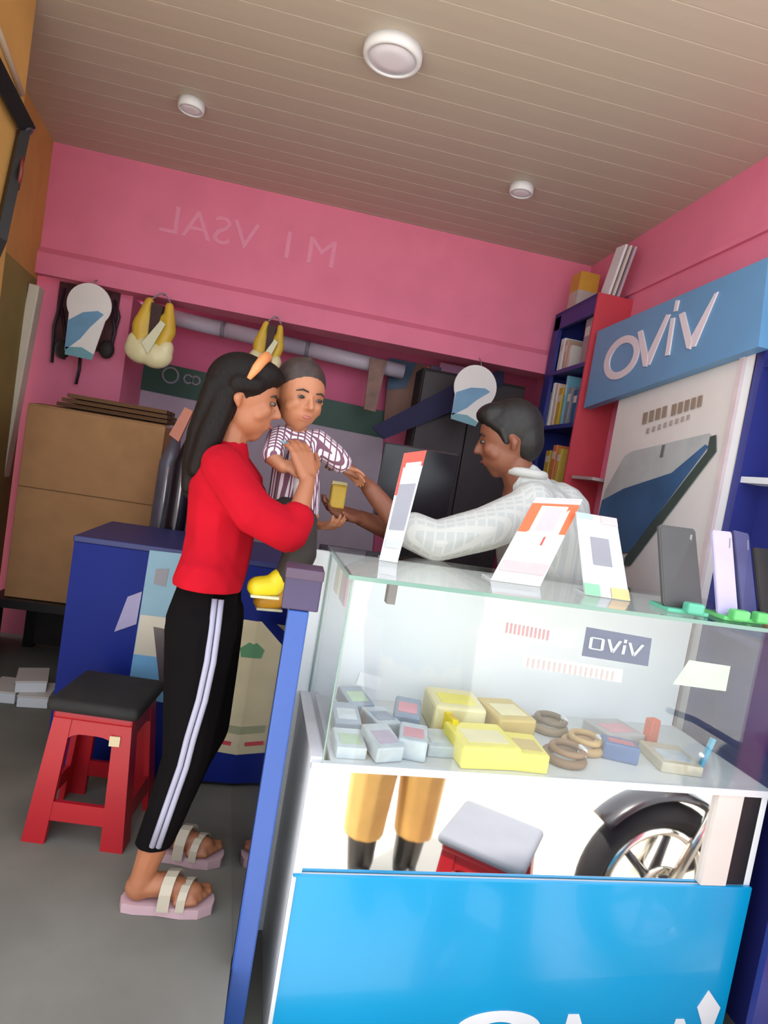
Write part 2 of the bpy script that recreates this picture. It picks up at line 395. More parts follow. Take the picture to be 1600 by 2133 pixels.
# ------------------------------------------------------------------ cartons and bags at the left
t = thing('low_table', 'low black table under the large carton', 'table', (-.9, 3.25, 0))
MB().b2(-1.26, -.48, 3.02, 3.55, .34, .38).build('top', BLACK, t)
for x, yy in ((-1.23, 3.05), (-.51, 3.05), (-1.23, 3.52), (-.51, 3.52)): MB().b2(x - .025, x + .025, yy - .025, yy + .025, 0, .34).build('leg', BLACK, t)
MB().b2(-1.22, -.52, 3.5, 3.53, .02, .34).build('back_panel', DARK, t)
t = thing('carton', 'large plain brown carton standing on the low black table', 'carton', (-.9, 3.25, .38))
MB().b2(-1.205, -.6, 3.06, 3.5, .382, 1.275, bev=.004).build('body', CARD, t)
MB().b2(-1.20, -.605, 3.057, 3.06, .9, .903).build('crease', CARDD, t)
MB().poly([(-1.2, 3.06, 1.275), (-.605, 3.06, 1.275), (-.605, 3.2, 1.285), (-1.2, 3.2, 1.285)], (0, 0, .005)).build('flap', CARD, t)
for i in range(3):
    tag(MB().box((-.86 + i * .01, 3.28 - .02 * i, 1.301 + i * .022), (.50 - .03 * i, .3, .018), rz=.03 * i).build('cardboard_sheet', CARDD),
        'flat folded cardboard sheet, %s of the pile on the large carton' % ('bottom', 'middle', 'top')[i], 'cardboard', 'cardboard sheets on the carton')
for i, (x, yy, z, l) in enumerate(((-1.06, 2.86, 0, 'flat white box on the floor beside the ochre wall'), (-.93, 2.84, 0, 'flat white box on the floor before the black table'), (-.80, 2.9, 0, 'flat white box tucked towards the blue counter'), (-.97, 2.87, .052, 'white box lying on the flat white boxes'))):
    bx = thing('white_box', l, 'box', (x, yy, z), 'white boxes on the floor')
    MB().box((x, yy, z + .022), (.12, .16, .044), rz=.1 * i, bev=.003).build('body', WHITE, bx)
    MB().box((x, yy, z + .048), (.124, .164, .008), rz=.1 * i, bev=.002).build('lid', CREAM, bx)
# plastic-wrapped dark goods hanging beside the carton
PL = mat('black_wrap', (34, 28, 42), .22, .25, 20, stretch=(1, 1, .3))
PL2 = mat('grey_wrap', (96, 92, 108), .25, .2, 14, stretch=(1, 1, .3))
for i, (x, yy, zt, m, l) in enumerate(((-.545, 2.955, 1.24, PL2, 'grey plastic-wrapped roll beside the carton'), (-.465, 2.86, 1.25, PL, 'dark plastic-wrapped roll between the grey one and the tall one'), (-.36, 2.82, 1.20, PL, 'tall dark plastic-wrapped roll behind the girl'))):
    t = thing('wrapped_roll', l, 'wrapped roll', (x, yy, .62), 'wrapped rolls behind the blue counter')
    MB().tube([(x - .01, yy, .0), (x, yy, .5), (x + .005, yy, zt - .12), (x + .02, yy, zt)], [.045, .047, .045, .018], 14).build('roll', m, t, smooth=True)
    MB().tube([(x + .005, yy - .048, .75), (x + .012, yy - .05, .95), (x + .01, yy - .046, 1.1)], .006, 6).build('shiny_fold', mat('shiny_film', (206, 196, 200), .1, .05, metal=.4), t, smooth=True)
tag(MB().poly(quad([(352, 905), (385, 848), (402, 856), (372, 920)], Y=2.78), (0, .03, 0)).build('packet', mat('orange_brown_packet', (186, 108, 84), .45, .1)),
    'orange-brown packet sticking out above the wrapped rolls', 'packet')

# ------------------------------------------------------------------ royal blue counter
t = thing('shop_counter', 'royal blue counter standing behind the girl and the red stool', 'counter', (-.27, 2.47, 0))
MB().b2(-.685, .10, 2.25, 2.70, .02, .83).build('body', BLUE, t)
MB().b2(-.69, .105, 2.25, 2.71, .83, .852, bev=.004).build('worktop', mat('blue_top', (34, 42, 104), .45, .05), t)
MB().b2(-.66, .08, 2.27, 2.68, 0, .02).build('plinth', BLACK, t)
fY = 2.246
def sheet(pts, m, name, parent, dy=0, th=.003): return MB().poly([Vector((p.x, fY - dy, p.z)) for p in quad(pts, Y=fY)], (0, th, 0)).build(name, m, parent)
t = thing('poster', 'light blue phone poster on the royal blue counter', 'poster', (-.33, fY, .3))
sheet([(312, 1146), (455, 1162), (410, 1475), (264, 1450)], mat('poster_teal', (120, 158, 178), .4, .05), 'sheet', t)
sheet([(293, 1280), (436, 1296), (425, 1380), (279, 1362)], mat('poster_cream', (196, 186, 170), .4, .05), 'cream_band', t, .002)
sheet([(279, 1362), (424, 1380), (410, 1475), (264, 1450)], mat('poster_blue', (104, 156, 196), .4, .05), 'blue_band', t, .002)
sheet([(320, 1305), (385, 1318), (392, 1425), (332, 1418)], mat('poster_phone', (84, 72, 76), .3, .1), 'phone_picture', t, .004)
sheet([(325, 1185), (352, 1185), (345, 1222), (320, 1215)], GREY, 'pale_patch', t, .002)
tag(sheet([(266, 1243), (296, 1232), (284, 1300), (238, 1316)], mat('pale_slant_patch', (150, 142, 182), .4, .1), 'sticker', None, .001),  # pale slanted patch laid flat on the counter front
    'pale slanted patch on the royal blue counter', 'sticker')
t = thing('poster', 'beige poster with green emblem on the royal blue counter', 'poster', (0, fY, .15))
sheet([(470, 1285), (606, 1305), (566, 1585), (430, 1562)], mat('poster_beige', (206, 192, 158), .45, .06), 'sheet', t)
sheet([(500, 1350), (520, 1338), (545, 1352), (540, 1372), (502, 1368)], mat('poster_green', (84, 142, 100), .45), 'green_emblem', t, .002)
sheet([(448, 1505), (580, 1528), (576, 1545), (446, 1520)], mat('poster_sage', (160, 160, 128), .45), 'sage_band', t, .002)
sheet([(442, 1538), (482, 1545), (480, 1553), (440, 1546)], REDP, 'red_print_line', t, .002)
sheet([(498, 1547), (545, 1554), (543, 1562), (496, 1555)], REDP, 'red_print_line', t, .002)
sheet([(548, 1395), (572, 1398), (568, 1420), (550, 1415)], mat('poster_dark', (84, 90, 100), .45), 'dark_mark', t, .002)

# glossy flap gate between the counters, seen edge on
t = thing('counter_gate', 'tall dark glossy panel with bright blue edge beside the glass counter', 'panel', (.03, 1.85, 0))
a, b = Vector((.045, 1.45, 0)), Vector((-.03, 2.20, 0)); nrm = Vector((.045, .004, 0))
MB().poly([a.lerp(b, .018) + Vector((0, 0, .002)), b + Vector((0, 0, .002)), b + Vector((0, 0, .66)), a.lerp(b, .018) + Vector((0, 0, .80))], nrm).build('leaf', GATEM, t)
MB().box((.0695, 1.45, .346), (.049, .022, 1.09), bev=.004).build('edge_strip', BLUEL, t)
t = thing('purple_box', 'small dark purple box resting on the blue-edged panel', 'box', (.07, 1.53, .892))
MB().b2(.028, .114, 1.442, 1.52, .892, .985, bev=.004).build('body', mat('dark_purple_card', (70, 58, 92), .5, .1), t)
MB().b2(.026, .116, 1.44, 1.522, .965, .99, bev=.003).build('lid', mat('purple_lid', (84, 66, 88), .5, .1), t)

# ------------------------------------------------------------------ glass counter (turned 3 degrees)
GA = math.radians(3.0); GO = Vector((.178, 1.40, 0))
def G(u, v, z): return Vector((GO.x + u * math.cos(GA) - v * math.sin(GA), GO.y + u * math.sin(GA) + v * math.cos(GA), z))
def gbox(u0, u1, v0, v1, z0, z1, bev=0):
    return MB().box(G((u0 + u1) / 2, (v0 + v1) / 2, (z0 + z1) / 2), (u1 - u0, v1 - v0, z1 - z0), rz=GA, bev=bev)
L, D = 1.255, .42
GC = thing('display_counter', 'long glass display counter with cyan base', 'counter', G(L / 2, D / 2, -.2))
gbox(-.005, L - .02, .012, D, -.2, .27).build('base', WHITE, GC)
gbox(-.025, L, .0, .012, -.2, .272, bev=.002).build('cyan_front', CYAN, GC)
gbox(-.025, -.005, .012, D, -.2, .545).build('side_panel', WHITE, GC)
gbox(L - .02, L, .012, D, -.2, .545).build('side_panel', WHITE, GC)
gbox(-.029, -.019, -.004, .006, -.2, .27).build('corner_strip', ALU, GC)
gbox(-.005, 1.09, .016, .022, .273, .533).build('mirror_panel', MIRROR, GC)
gbox(1.09, 1.17, .004, .024, .273, .533).build('post', CREAM, GC)
gbox(1.17, L - .02, .012, .022, .273, .533).build('dark_panel', BLACK, GC)
gbox(-.025, L, .0, .014, .533, .552).build('shelf_rail', ALU, GC)
gbox(-.028, .004, .014, D, .545, .560).build('side_rail', mat('pale_rail', (222, 216, 220), .4), GC)
gbox(.02, L, .014, D, .540, .552).build('case_floor', mat('case_floor_sheet', (210, 212, 214), .4, .03), GC)
gbox(-.10, L - .01, D, D + .015, -.2, .985).build('back_panel', mat('white_sliding_board', (240, 242, 246), .35, .01), GC)
gbox(.0, L, .0, .005, .552, .992).build('front_pane', GLASS, GC)
gbox(.0, .005, .005, D, .560, .992).build('side_pane', GLASS, GC)
gbox(L - .005, L, .005, D, .552, .992).build('side_pane', GLASS, GC)
gbox(-.01, L + .01, -.006, D + .01, .992, 1.0).build('top_pane', GLASS, GC)
for (u0, u1, v0, v1, z0, z1) in ((-.012, L + .012, -.009, -.006, .991, 1.001), (-.013, -.01, -.006, D + .01, .991, 1.001), (-.003, .0, -.003, .0, .552, .992), (-.003, 0, D - .004, D, .56, .992)):
    gbox(u0, u1, v0, v1, z0, z1).build('glass_edge', GLASSE, GC)
gbox(.085, .105, -.008, .02, .945, .992).build('corner_clip', mat('grey_clip', (120, 116, 112), .4), GC)
# lettering on the cyan base (tops of letters, mostly below the picture)
def cy(px, py): # a point on the cyan board
    v = _ray(px, py); n = Vector((math.sin(GA), -math.cos(GA), 0)); o = G(0, -.001, 0) - Vector((0, 0, CAM_H)); k = o.dot(n) / v.dot(n); return v * k + Vector((0, 0, CAM_H))
c0 = cy(1045, 2105) - Vector((0, 0, .052))
ring = []
for k in range(40):
    a = 2 * PI * k / 40; ring.append((math.cos(a), math.sin(a)))
lt = MB()
for k in range(40):
    (ca, sa), (cb, sb) = ring[k], ring[(k + 1) % 40]
    gx = Vector((math.cos(GA), math.sin(GA), 0)); uz = Vector((0, 0, 1))
    f_ = lambda c, s_, R: c0 + gx * c * R * 2.3 + uz * s_ * R
    lt.poly([f_(ca, sa, .052), f_(cb, sb, .052), f_(cb, sb, .022), f_(ca, sa, .022)], (0, -.002, 0))
lt.build('letter', WHITE, GC)
for pts in ([(1452, 2098), (1476, 2062), (1500, 2098), (1480, 2150), (1466, 2150)], [(1176, 2140), (1184, 2112), (1206, 2112), (1214, 2140), (1206, 2180), (1172, 2180)], [(1400, 2145), (1408, 2122), (1425, 2122), (1432, 2145), (1428, 2180), (1398, 2180)]):
    MB().poly([cy(*q) for q in pts], (0, -.002, 0)).build('letter', WHITE, GC)

# cards stuck inside the glass
def gp(px, py, v): # a point of the plane v = const inside the case
    r = _ray(px, py); n = Vector((math.sin(GA), -math.cos(GA), 0)); o = G(0, v, 0) - Vector((0, 0, CAM_H)); k = o.dot(n) / r.dot(n); return r * k + Vector((0, 0, CAM_H))
def gsheet(pts, v, m, name, parent, th=.001): return MB().poly([gp(px, py, v) for px, py in pts], Vector((-math.sin(GA), math.cos(GA), 0)) * th).build(name, m, parent)
def strokes(segs, fmap, w, th, name, m, parent):
    """letters from straight bars; fmap turns (u, v) into a point of the sign"""
    for (a, b) in segs:
        a, b = Vector(a), Vector(b); d = (b - a).normalized(); n = Vector((-d.y, d.x)) * w / 2
        MB().poly([fmap(*(a + n)), fmap(*(b + n)), fmap(*(b - n)), fmap(*(a - n))], th).build(name, m, parent)
t = thing('printed_card', 'navy card with white mirrored lettering behind the counter glass', 'card', gp(1285, 1380, .03))
q = [(1222, 1306), (1358, 1330), (1350, 1388), (1212, 1366)]
gsheet(q, .03, mat('navy_card', (74, 84, 124), .4), 'sheet', t)
def fm(u, v):
    p0 = Vector(q[3]).lerp(Vector(q[2]), u); p1 = Vector(q[0]).lerp(Vector(q[1]), u); p = p0.lerp(p1, v); return gp(p.x, p.y, .0285)
OVIV = [((.10, .3), (.10, .68)), ((.10, .68), (.28, .68)), ((.28, .68), (.28, .3)), ((.28, .3), (.10, .3)), ((.36, .72), (.44, .28)), ((.44, .28), (.54, .72)), ((.60, .28), (.61, .6)), ((.61, .68), (.615, .8)), ((.68, .72), (.76, .28)), ((.76, .28), (.88, .72))]
strokes(OVIV, fm, .045, (0, -.0008, 0), 'letter', mat('pale_letter', (210, 214, 226), .5), t)
t = thing('price_card', 'pale card with a line of red strokes behind the counter glass', 'card', gp(1100, 1340, .03))
gsheet([(1050, 1288), (1205, 1315), (1196, 1350), (1042, 1322)], .03, mat('pale_red_card', (226, 216, 220), .4), 'sheet', t)
for k in range(11):
    x = 1056 + k * 8.5; gsheet([(x, 1297 + k * 1.6), (x + 4, 1297 + k * 1.6), (x + 1, 1318 + k * 1.6), (x - 3, 1318 + k * 1.6)], .0285, mat('dull_red_print', (198, 142, 148), .5), 'stroke', t)
t = thing('notice_strip', 'long strip of small grey strokes below the red-stroked card', 'notice', gp(1190, 1400, .03))
gsheet([(1092, 1362), (1298, 1395), (1294, 1422), (1088, 1388)], .03, mat('pale_notice', (228, 228, 232), .4), 'sheet', t)
for k in range(17):
    x = 1100 + k * 11; gsheet([(x, 1371 + k * 1.75), (x + 4, 1371 + k * 1.75), (x + 1, 1390 + k * 1.75), (x - 3, 1390 + k * 1.75)], .0285, mat('faint_red_print', (204, 180, 182), .5), 'stroke', t)
tag(gsheet([(1436, 1375), (1522, 1388), (1512, 1440), (1402, 1425)], .03, mat('pale_green_patch', (204, 226, 202), .3), 'sticker', None),  # flat pale green patch just inside the front pane
    'pale green patch behind the counter glass', 'sticker')
# coloured cards inside the left end
tag(MB().box(G(.02, .22, .93), (.006, .10, .09), rz=GA).build('gift_card', mat('pale_pink_card', (222, 160, 172), .4)), 'pale pink card at the end of the glass case', 'card')
tag(MB().box(G(.018, .34, .925), (.006, .07, .08), rz=GA).build('gift_card', mat('pale_yellow_card', (226, 206, 150), .4)), 'pale yellow card at the end of the glass case', 'card')

# goods on the case floor
def pack(u, v, w, d, h, rz, m, m2, label, name='accessory_pack', cat='pack', group=None, tilt=0):
    c = G(u, v, .552 + h / 2); R = Matrix.Rotation(GA + rz, 3, 'Z') @ Matrix.Rotation(tilt, 3, 'X')
    t = thing(name, label, cat, (c.x, c.y, .552), group)
    lift = abs(math.sin(tilt)) * d / 2
    MB().box(c + Vector((0, 0, lift)), (w, d, h), rot=R, bev=min(w, d, h) * .12).build('body', m, t)
    MB().box(c + Vector((0, 0, lift)) + R @ Vector((0, -d * .08, h / 2 + .0005)), (w * .7, d * .5, .001), rot=R).build('printed_label', m2, t)
CLR = [mat('clear_pack', (196, 206, 214), .15, .1, 18), mat('green_print', (176, 200, 172), .4), mat('lilac_print', (190, 178, 200), .4), mat('rose_print', (222, 160, 172), .4), mat('slate_pack', (150, 164, 182), .3, .1)]
clab = ['clear accessory pack with green label nearest the blue-edged panel', 'clear accessory pack with lilac label', 'clear accessory pack with rose label', 'slate-coloured accessory pack behind the clear ones', 'clear accessory pack with slate label', 'slate accessory pack with rose label', 'clear accessory pack with pale label against the yellow box', 'slate accessory pack with green label']
spec = [(.07, .08, 0, 1), (.15, .07, 0, 2), (.235, .09, 0, 3), (.08, .22, 4, 0), (.175, .21, 0, 4), (.255, .24, 4, 3), (.31, .12, 0, 0), (.12, .32, 4, 1)]
for i, (u, v, a, b) in enumerate(spec):
    pack(u, v, .074, .11, .03 + .012 * (i % 3), .3 * math.sin(i * 2.1), CLR[a], CLR[b], clab[i], group='accessory packs in the glass case', tilt=.12 * (i % 2))
YB = [mat('yellow_pack', (236, 222, 96), .4, .05), mat('cream_pack', (230, 218, 170), .4, .05), mat('gold_pack', (206, 178, 104), .4, .06)]
pack(.42, .09, .16, .15, .06, .05, YB[0], YB[1], 'bright yellow flat box at the front of the glass case', 'yellow_box', 'box', 'yellow boxes in the glass case')
pack(.54, .08, .09, .13, .05, -.08, YB[0], YB[2], 'bright yellow small box beside the flat yellow box', 'yellow_box', 'box', 'yellow boxes in the glass case')
pack(.40, .27, .15, .15, .085, -.06, YB[1], YB[0], 'cream box behind the bright yellow flat box', 'yellow_box', 'box', 'yellow boxes in the glass case')
pack(.55, .25, .12, .16, .075, .1, YB[2], YB[1], 'gold-coloured box beside the cream box', 'yellow_box', 'box', 'yellow boxes in the glass case')
pack(.36, .17, .018, .06, .07, .1, YELB, YEL, 'thin upright bright yellow pack before the cream box', 'yellow_box', 'box', 'yellow boxes in the glass case')
for i, (u, v, l) in enumerate(((.67, .10, 'coil of brown cable in the glass case beside the small yellow box'), (.77, .18, 'coil of tan cable in the glass case before the blue box'), (.72, .30, 'coil of dull brown cable at the back of the glass case'))):
    c = G(u, v, .564); t = thing('cable_coil', l, 'cable', (c.x, c.y, .552), 'cable coils in the glass case')
    MB().torus(c, .05, .012, 'Z', 28, 8).build('coil', mat('cable_%d' % i, ((132, 100, 76), (188, 150, 104), (150, 128, 104))[i], .5), t, smooth=True)
    MB().torus(c + Vector((.01, .006, .02)), .042, .009, 'Z', 28, 8).build('coil', mat('cable_b%d' % i, ((150, 112, 84), (204, 164, 110), (128, 110, 92))[i], .5), t, smooth=True)
    MB().box(c + Vector((.05, 0, .014)), (.012, .035, .035), bev=.003).build('tie', WHITE, t)
pack(.86, .14, .10, .06, .05, -.35, mat('blue_pack', (84, 112, 160), .4), mat('rose2', (198, 110, 126), .4), 'slanting blue box in the glass case', 'blue_box', 'box')
pack(.93, .28, .14, .12, .035, .2, mat('grey_pack', (186, 184, 186), .4, .08), CLR[3], 'flat grey pack behind the slanting blue box', 'grey_pack', 'pack')
pack(1.02, .13, .12, .14, .03, -.15, mat('tan_pack', (198, 188, 168), .4, .08), CLR[0], 'flat tan pack beside the upright red box', 'tan_pack', 'pack')
pack(1.03, .24, .035, .03, .085, .2, mat('coral_pack', (222, 116, 100), .4), ORANGE, 'upright coral red box in the glass case', 'red_box', 'box')
tag(MB().box(G(1.11, .10, .60), (.012, .012, .10), rot=Matrix.Rotation(.25, 3, 'Y')).build('blue_pen', mat('cyan_pen', (84, 172, 206), .3)), 'cyan pen leaning at the end of the glass case', 'pen')
tag(MB().box(G(.155, .33, .64), (.07, .01, .035), rz=.2, rot=Matrix.Rotation(.15, 3, 'Y')).build('white_tag', WHITE), 'small white tag propped on the slate packs', 'tag')

# ------------------------------------------------------------------ things on the glass top
def standee(bl, br, tl, tr, Yb, Yt, label, parts):
    B0, B1 = A(*bl, Z=1.0015), A(*br, Z=1.0015); T0, T1 = A(*tl, Y=Yt), A(*tr, Y=Yt)
    t = thing('payment_stand', label, 'stand', (B0 + B1) / 2, 'acrylic payment stands on the glass counter')
    nrm = (B1 - B0).cross(T0 - B0).normalized()
    if nrm.y > 0: nrm = -nrm
    P = lambda u, v, o=0: B0.lerp(B1, u).lerp(T0.lerp(T1, u), v) + nrm * o
    MB().poly([P(0, 0), P(1, 0), P(1, 1), P(0, 1)], -nrm * .004).build('acrylic_sheet', mat('white_acrylic', (214, 212, 216), .25, .01), t)
    fw = (B1 - B0).normalized() * 0 + Vector((nrm.x, nrm.y, 0)).normalized()
    MB().poly([B0, B1, B1 - fw * .07, B0 - fw * .07], (0, 0, .003)).build('foot', mat('clear_foot', (222, 224, 226), .2, .02), t)
    for i_, (nm, u0, v0, u1, v1, m) in enumerate(parts):
        o_ = .0008 + .0006 * i_
        MB().poly([P(u0, v0, o_), P(u1, v0, o_), P(u1, v1, o_), P(u0, v1, o_)], -nrm * .0005).build(nm, m, t)
    return t
RO = mat('red_orange_print', (226, 78, 62), .4); PGREY = mat('plain_grey_panel', (150, 148, 158), .5, .05); PR = mat('pale_red_print', (238, 190, 190), .4)
standee((790, 1166), (828, 1172), (842, 944), (889, 938), 1.70, 1.74, 'tall narrow payment stand with red top and grey panel', [('red_header', 0, .86, 1, 1, RO), ('red_side', 0, .6, .12, .86, RO), ('pale_patch', .2, .74, .9, .9, mat('pink_patch', (236, 206, 210), .4)), ('grey_panel', .12, .28, .9, .7, PGREY), ('grey_line', .1, .12, .9, .2, mat('pale_grey', (200, 200, 206), .4))])
standee((1022, 1208), (1125, 1222), (1116, 1036), (1214, 1040), 1.62, 1.68, 'leaning payment stand with an orange frame around a pale panel', [('orange_frame', 0, .58, 1, .93, ORANGE), ('red_header', .05, .93, .95, .99, PR), ('white_panel', .22, .56, .78, .9, mat('white_print', (240, 232, 232), .4)), ('grey_panel', .32, .6, .7, .88, mat('plain_light_panel', (192, 182, 186), .5, .05)), ('pale_red_line', .04, .12, .96, .24, PR), ('small_mark', .58, .44, .62, .54, RO)])
standee((1218, 1238), (1312, 1252), (1200, 1066), (1284, 1080), 1.62, 1.65, 'white payment stand with a grey panel and green and orange feet', [('grey_panel', .28, .38, .72, .72, PGREY), ('blue_corner', .0, .93, .4, 1, mat('pale_blue_corner', (176, 196, 220), .4)), ('red_corner', .6, .9, 1, 1, PR), ('green_corner', .0, 0, .35, .14, mat('mint_corner', (150, 206, 168), .4)), ('orange_corner', .6, 0, 1, .13, mat('peach_corner', (250, 204, 140), .4))])
def demo_phone(bl, br, tl, tr, m, label, base_m, lens=True):
    B0, B1 = A(*bl, Z=1.012), A(*br, Z=1.012); Yb = (B0.y + B1.y) / 2
    T0, T1 = A(*tl, Y=Yb + .05), A(*tr, Y=Yb + .05)
    t = thing('demo_phone', label, 'phone', (B0.x, B0.y, 1.0), 'demo phones on the glass counter')
    nrm = (B1 - B0).cross(T0 - B0).normalized()
    if nrm.y > 0: nrm = -nrm
    P = lambda u, v, o=0: B0.lerp(B1, u).lerp(T0.lerp(T1, u), v) + nrm * o
    r = [(.06, 0), (.94, 0), (1, .03), (1, .97), (.94, 1), (.06, 1), (0, .97), (0, .03)]
    MB().poly([P(u, v) for u, v in r], -nrm * .008).build('body', m, t)
    MB().poly([P(.04 + .92 * u, .02 + .96 * v, .001) for u, v in r], -nrm * .001).build('face', m if lens else WHITE, t)
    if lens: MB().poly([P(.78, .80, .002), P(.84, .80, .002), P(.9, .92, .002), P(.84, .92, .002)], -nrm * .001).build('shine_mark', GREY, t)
    c = (B0 + B1) / 2
    MB().box((c.x, c.y + .02, 1.006), ((B1 - B0).length * .95, .09, .011), bev=.003).build('stand_base', base_m, t)
    MB().box((c.x + .008, c.y - .03, 1.02), (min(.05, (B1 - B0).length * .8), .03, .03), bev=.006).build('clamp', base_m, t)
TEAL = mat('teal_stand', (100, 192, 160), .35); LGREEN = mat('light_green_stand', (110, 208, 120), .35)
demo_phone((1382, 1262), (1464, 1272), (1372, 1092), (1448, 1102), mat('charcoal_phone', (74, 72, 72), .4, .05), 'charcoal demo phone on a teal stand', TEAL)
demo_phone((1496, 1278), (1538, 1284), (1484, 1104), (1524, 1108), mat('lilac_phone', (196, 184, 226), .35, .05), 'lilac demo phone on a light green stand', LGREEN)
demo_phone((1546, 1284), (1578, 1288), (1528, 1104), (1560, 1112), mat('navy_phone', (82, 84, 132), .3, .15), 'navy demo phone beside the lilac one', LGREEN)
demo_phone((1586, 1290), (1640, 1298), (1570, 1140), (1622, 1146), mat('black_phone', (50, 46, 46), .35, .1), 'black demo phone beside the navy one', mat('amber_stand', (222, 160, 70), .4))

# ------------------------------------------------------------------ right wall: bookshelf, sign, poster, navy unit
t = thing('bookshelf', 'tall navy open shelf with red end panel against the right wall', 'shelf', (1.46, 3.25, 0))
X0, X1, Y0, Y1, ZT = 1.37, 1.558, 3.03, 3.52, 2.295
MB().b2(X0, X1, Y0 - .012, Y0, 0, ZT).build('end_panel', REDP, t)
MB().b2(X0, X1, Y1, Y1 + .018, 0, ZT).build('end_panel', NAVY, t)
MB().b2(X1 - .012, X1, Y0, Y1, 0, ZT).build('back_panel', NAVY, t)
for z in (.02, .55, .95, 1.32, 1.63, 1.94, ZT - .012):
    MB().b2(X0, X1 - .012, Y0, Y1, z - .011, z + .011).build('shelf_board', NAVY, t)
MB().b2(X0, X0 + .02, Y1 - .07, Y1, 0, ZT).build('front_stile', NAVY, t)
MB().b2(X0, X0 + .02, Y0, Y1, ZT - .1, ZT).build('top_rail', NAVY, t)
shelf_goods = [
    (1.94, [(3.42, .05, .19, WHITE, 'white carton on the upper bookshelf board'), (3.36, .03, .17, mat('skin_card', (206, 168, 150), .5), 'pinkish carton on the upper bookshelf board'), (3.30, .04, .13, CREAM, 'short cream carton on the upper bookshelf board'), (3.12, .07, .24, mat('mauve_grey_card', (156, 138, 146), .5), 'tall mauve-grey carton on the upper bookshelf board')]),
    (1.63, [(3.48, .03, .2, mat('slate_card', (120, 128, 160), .4), 'slate packet on the middle bookshelf board'), (3.43, .03, .25, WHITE, 'tall white packet on the middle bookshelf board'), (3.38, .035, .24, mat('peach_card', (230, 204, 186), .4), 'peach packet on the middle bookshelf board'), (3.32, .045, .21, mat('mustard_card', (206, 170, 60), .4), 'mustard packet on the middle bookshelf board'), (3.26, .02, .27, mat('aqua_card', (116, 172, 196), .4), 'thin aqua packet on the middle bookshelf board'), (3.2, .04, .2, mat('grey_card2', (140, 140, 150), .4), 'grey packet on the middle bookshelf board'), (3.12, .05, .18, mat('denim_card', (62, 92, 142), .4), 'denim blue packet on the middle bookshelf board')]),
    (1.32, [(3.34, .06, .17, mat('mustard_card', (206, 170, 60), .4), 'mustard packet on the lower bookshelf board'), (3.26, .05, .2, mat('orange_card', (222, 128, 78), .4), 'orange packet on the lower bookshelf board'), (3.19, .04, .18, mat('mustard2', (216, 180, 80), .4), 'golden packet on the lower bookshelf board')])]
for z, lst in shelf_goods:
    for yy, w, h, m, l in lst:
        q = thing('shelf_packet', l, 'packet', (1.44, yy, z + .011), 'packets on the navy bookshelf')
        R = Matrix.Rotation(random.uniform(-.06, .06), 3, 'X')
        MB().box((1.45, yy, z + .0135 + h / 2), (.11, w, h), rot=R, bev=.003).build('body', m, q)
        MB().box((1.3945, yy, z + .0125 + h * .72), (.0015, w * .7, h * .2), rot=R).build('label_strip', CREAM, q)
t = thing('box', 'yellow and white carton on top of the bookshelf', 'box', (1.44, 3.4, ZT))
p = A(1232, 590, X=1.42)
MB().b2(1.39, 1.50, 3.33, 3.44, ZT + .001, ZT + .10).build('body', mat('pale_grey_card', (196, 184, 180), .5), t)
MB().b2(1.389, 1.501, 3.329, 3.441, ZT + .10, ZT + .20).build('top_half', mat('amber_card', (216, 160, 60), .5), t)
for i in range(3):
    tag(MB().poly([Vector((1.42 + .025 * i, yy, zz)) for yy, zz in ((3.02, ZT + .002), (3.12, ZT + .002), (3.02, ZT + .23), (2.93, ZT + .22))], (.012, 0, 0)).build('paper_sheet', (WHITE, CREAM, LILAC)[i]),
        ('white folder leaning on the bookshelf top', 'cream folder leaning behind the white one', 'lilac folder leaning behind the cream one')[i], 'folder', 'folders on the bookshelf')
tag(MB().b2(1.40, 1.555, 2.78, 3.0, 1.36, 1.375).build('wall_ledge', mat('grey_pink_ledge', (196, 176, 174), .5)), 'narrow pale ledge between the bookshelf and the phone poster', 'ledge')

SX = 1.385
t = thing('sign_board', 'blue shop sign with white mirrored brand lettering on the right wall', 'sign', (1.46, 2.4, 1.75))
corn = [A(1245, 690, X=SX), A(1601, 535, X=SX), A(1580, 722, X=SX), A(1216, 850, X=SX)]
MB().poly(corn, (.04, 0, 0)).build('board', SKY, t)
for yy in (2.86, 2.0): MB().b2(1.425, 1.558, yy - .02, yy + .02, 1.93, 1.97).build('bracket', ALU, t)
def sg(px, py): p_ = A(px, py, X=SX - .001); return p_
LW = mat('white_sign_letter', (226, 214, 222), .4, .01)
nb = [0]
def bar(pts, nm='letter'):
    nb[0] += 1; MB().poly([sg(*p_) for p_ in pts], (-.005 - .0012 * (nb[0] % 2), 0, 0)).build(nm, LW, t)
co, ci = [], []
o_ = MB(); c1, N = (1297, 745), 28
def opt(k, s_):
    a = 2 * PI * k / N; ex, ey = 37 * s_ * math.cos(a), 43 * s_ * math.sin(a) * (.98 if s_ == 1 else .92)
    return (c1[0] + ex, c1[1] + ey - ex * .52)
for k in range(N): o_.poly([sg(*opt(k, 1)), sg(*opt(k + 1, 1)), sg(*opt(k + 1, .70)), sg(*opt(k, .70))], (-.006, 0, 0))
o_.build('letter', LW, t)
bar([(1331, 692), (1340, 688), (1352, 742), (1349, 764), (1342, 764)]); bar([(1342, 764), (1349, 742), (1390, 656), (1398, 655), (1355, 760)])
bar([(1388, 742), (1396, 740), (1408, 662), (1400, 664)]); bar([(1405, 650), (1412, 648), (1417, 626), (1410, 626)])
bar([(1417, 656), (1428, 650), (1444, 712), (1440, 728), (1433, 726)]); bar([(1433, 726), (1440, 706), (1491, 612), (1498, 608), (1450, 722)])

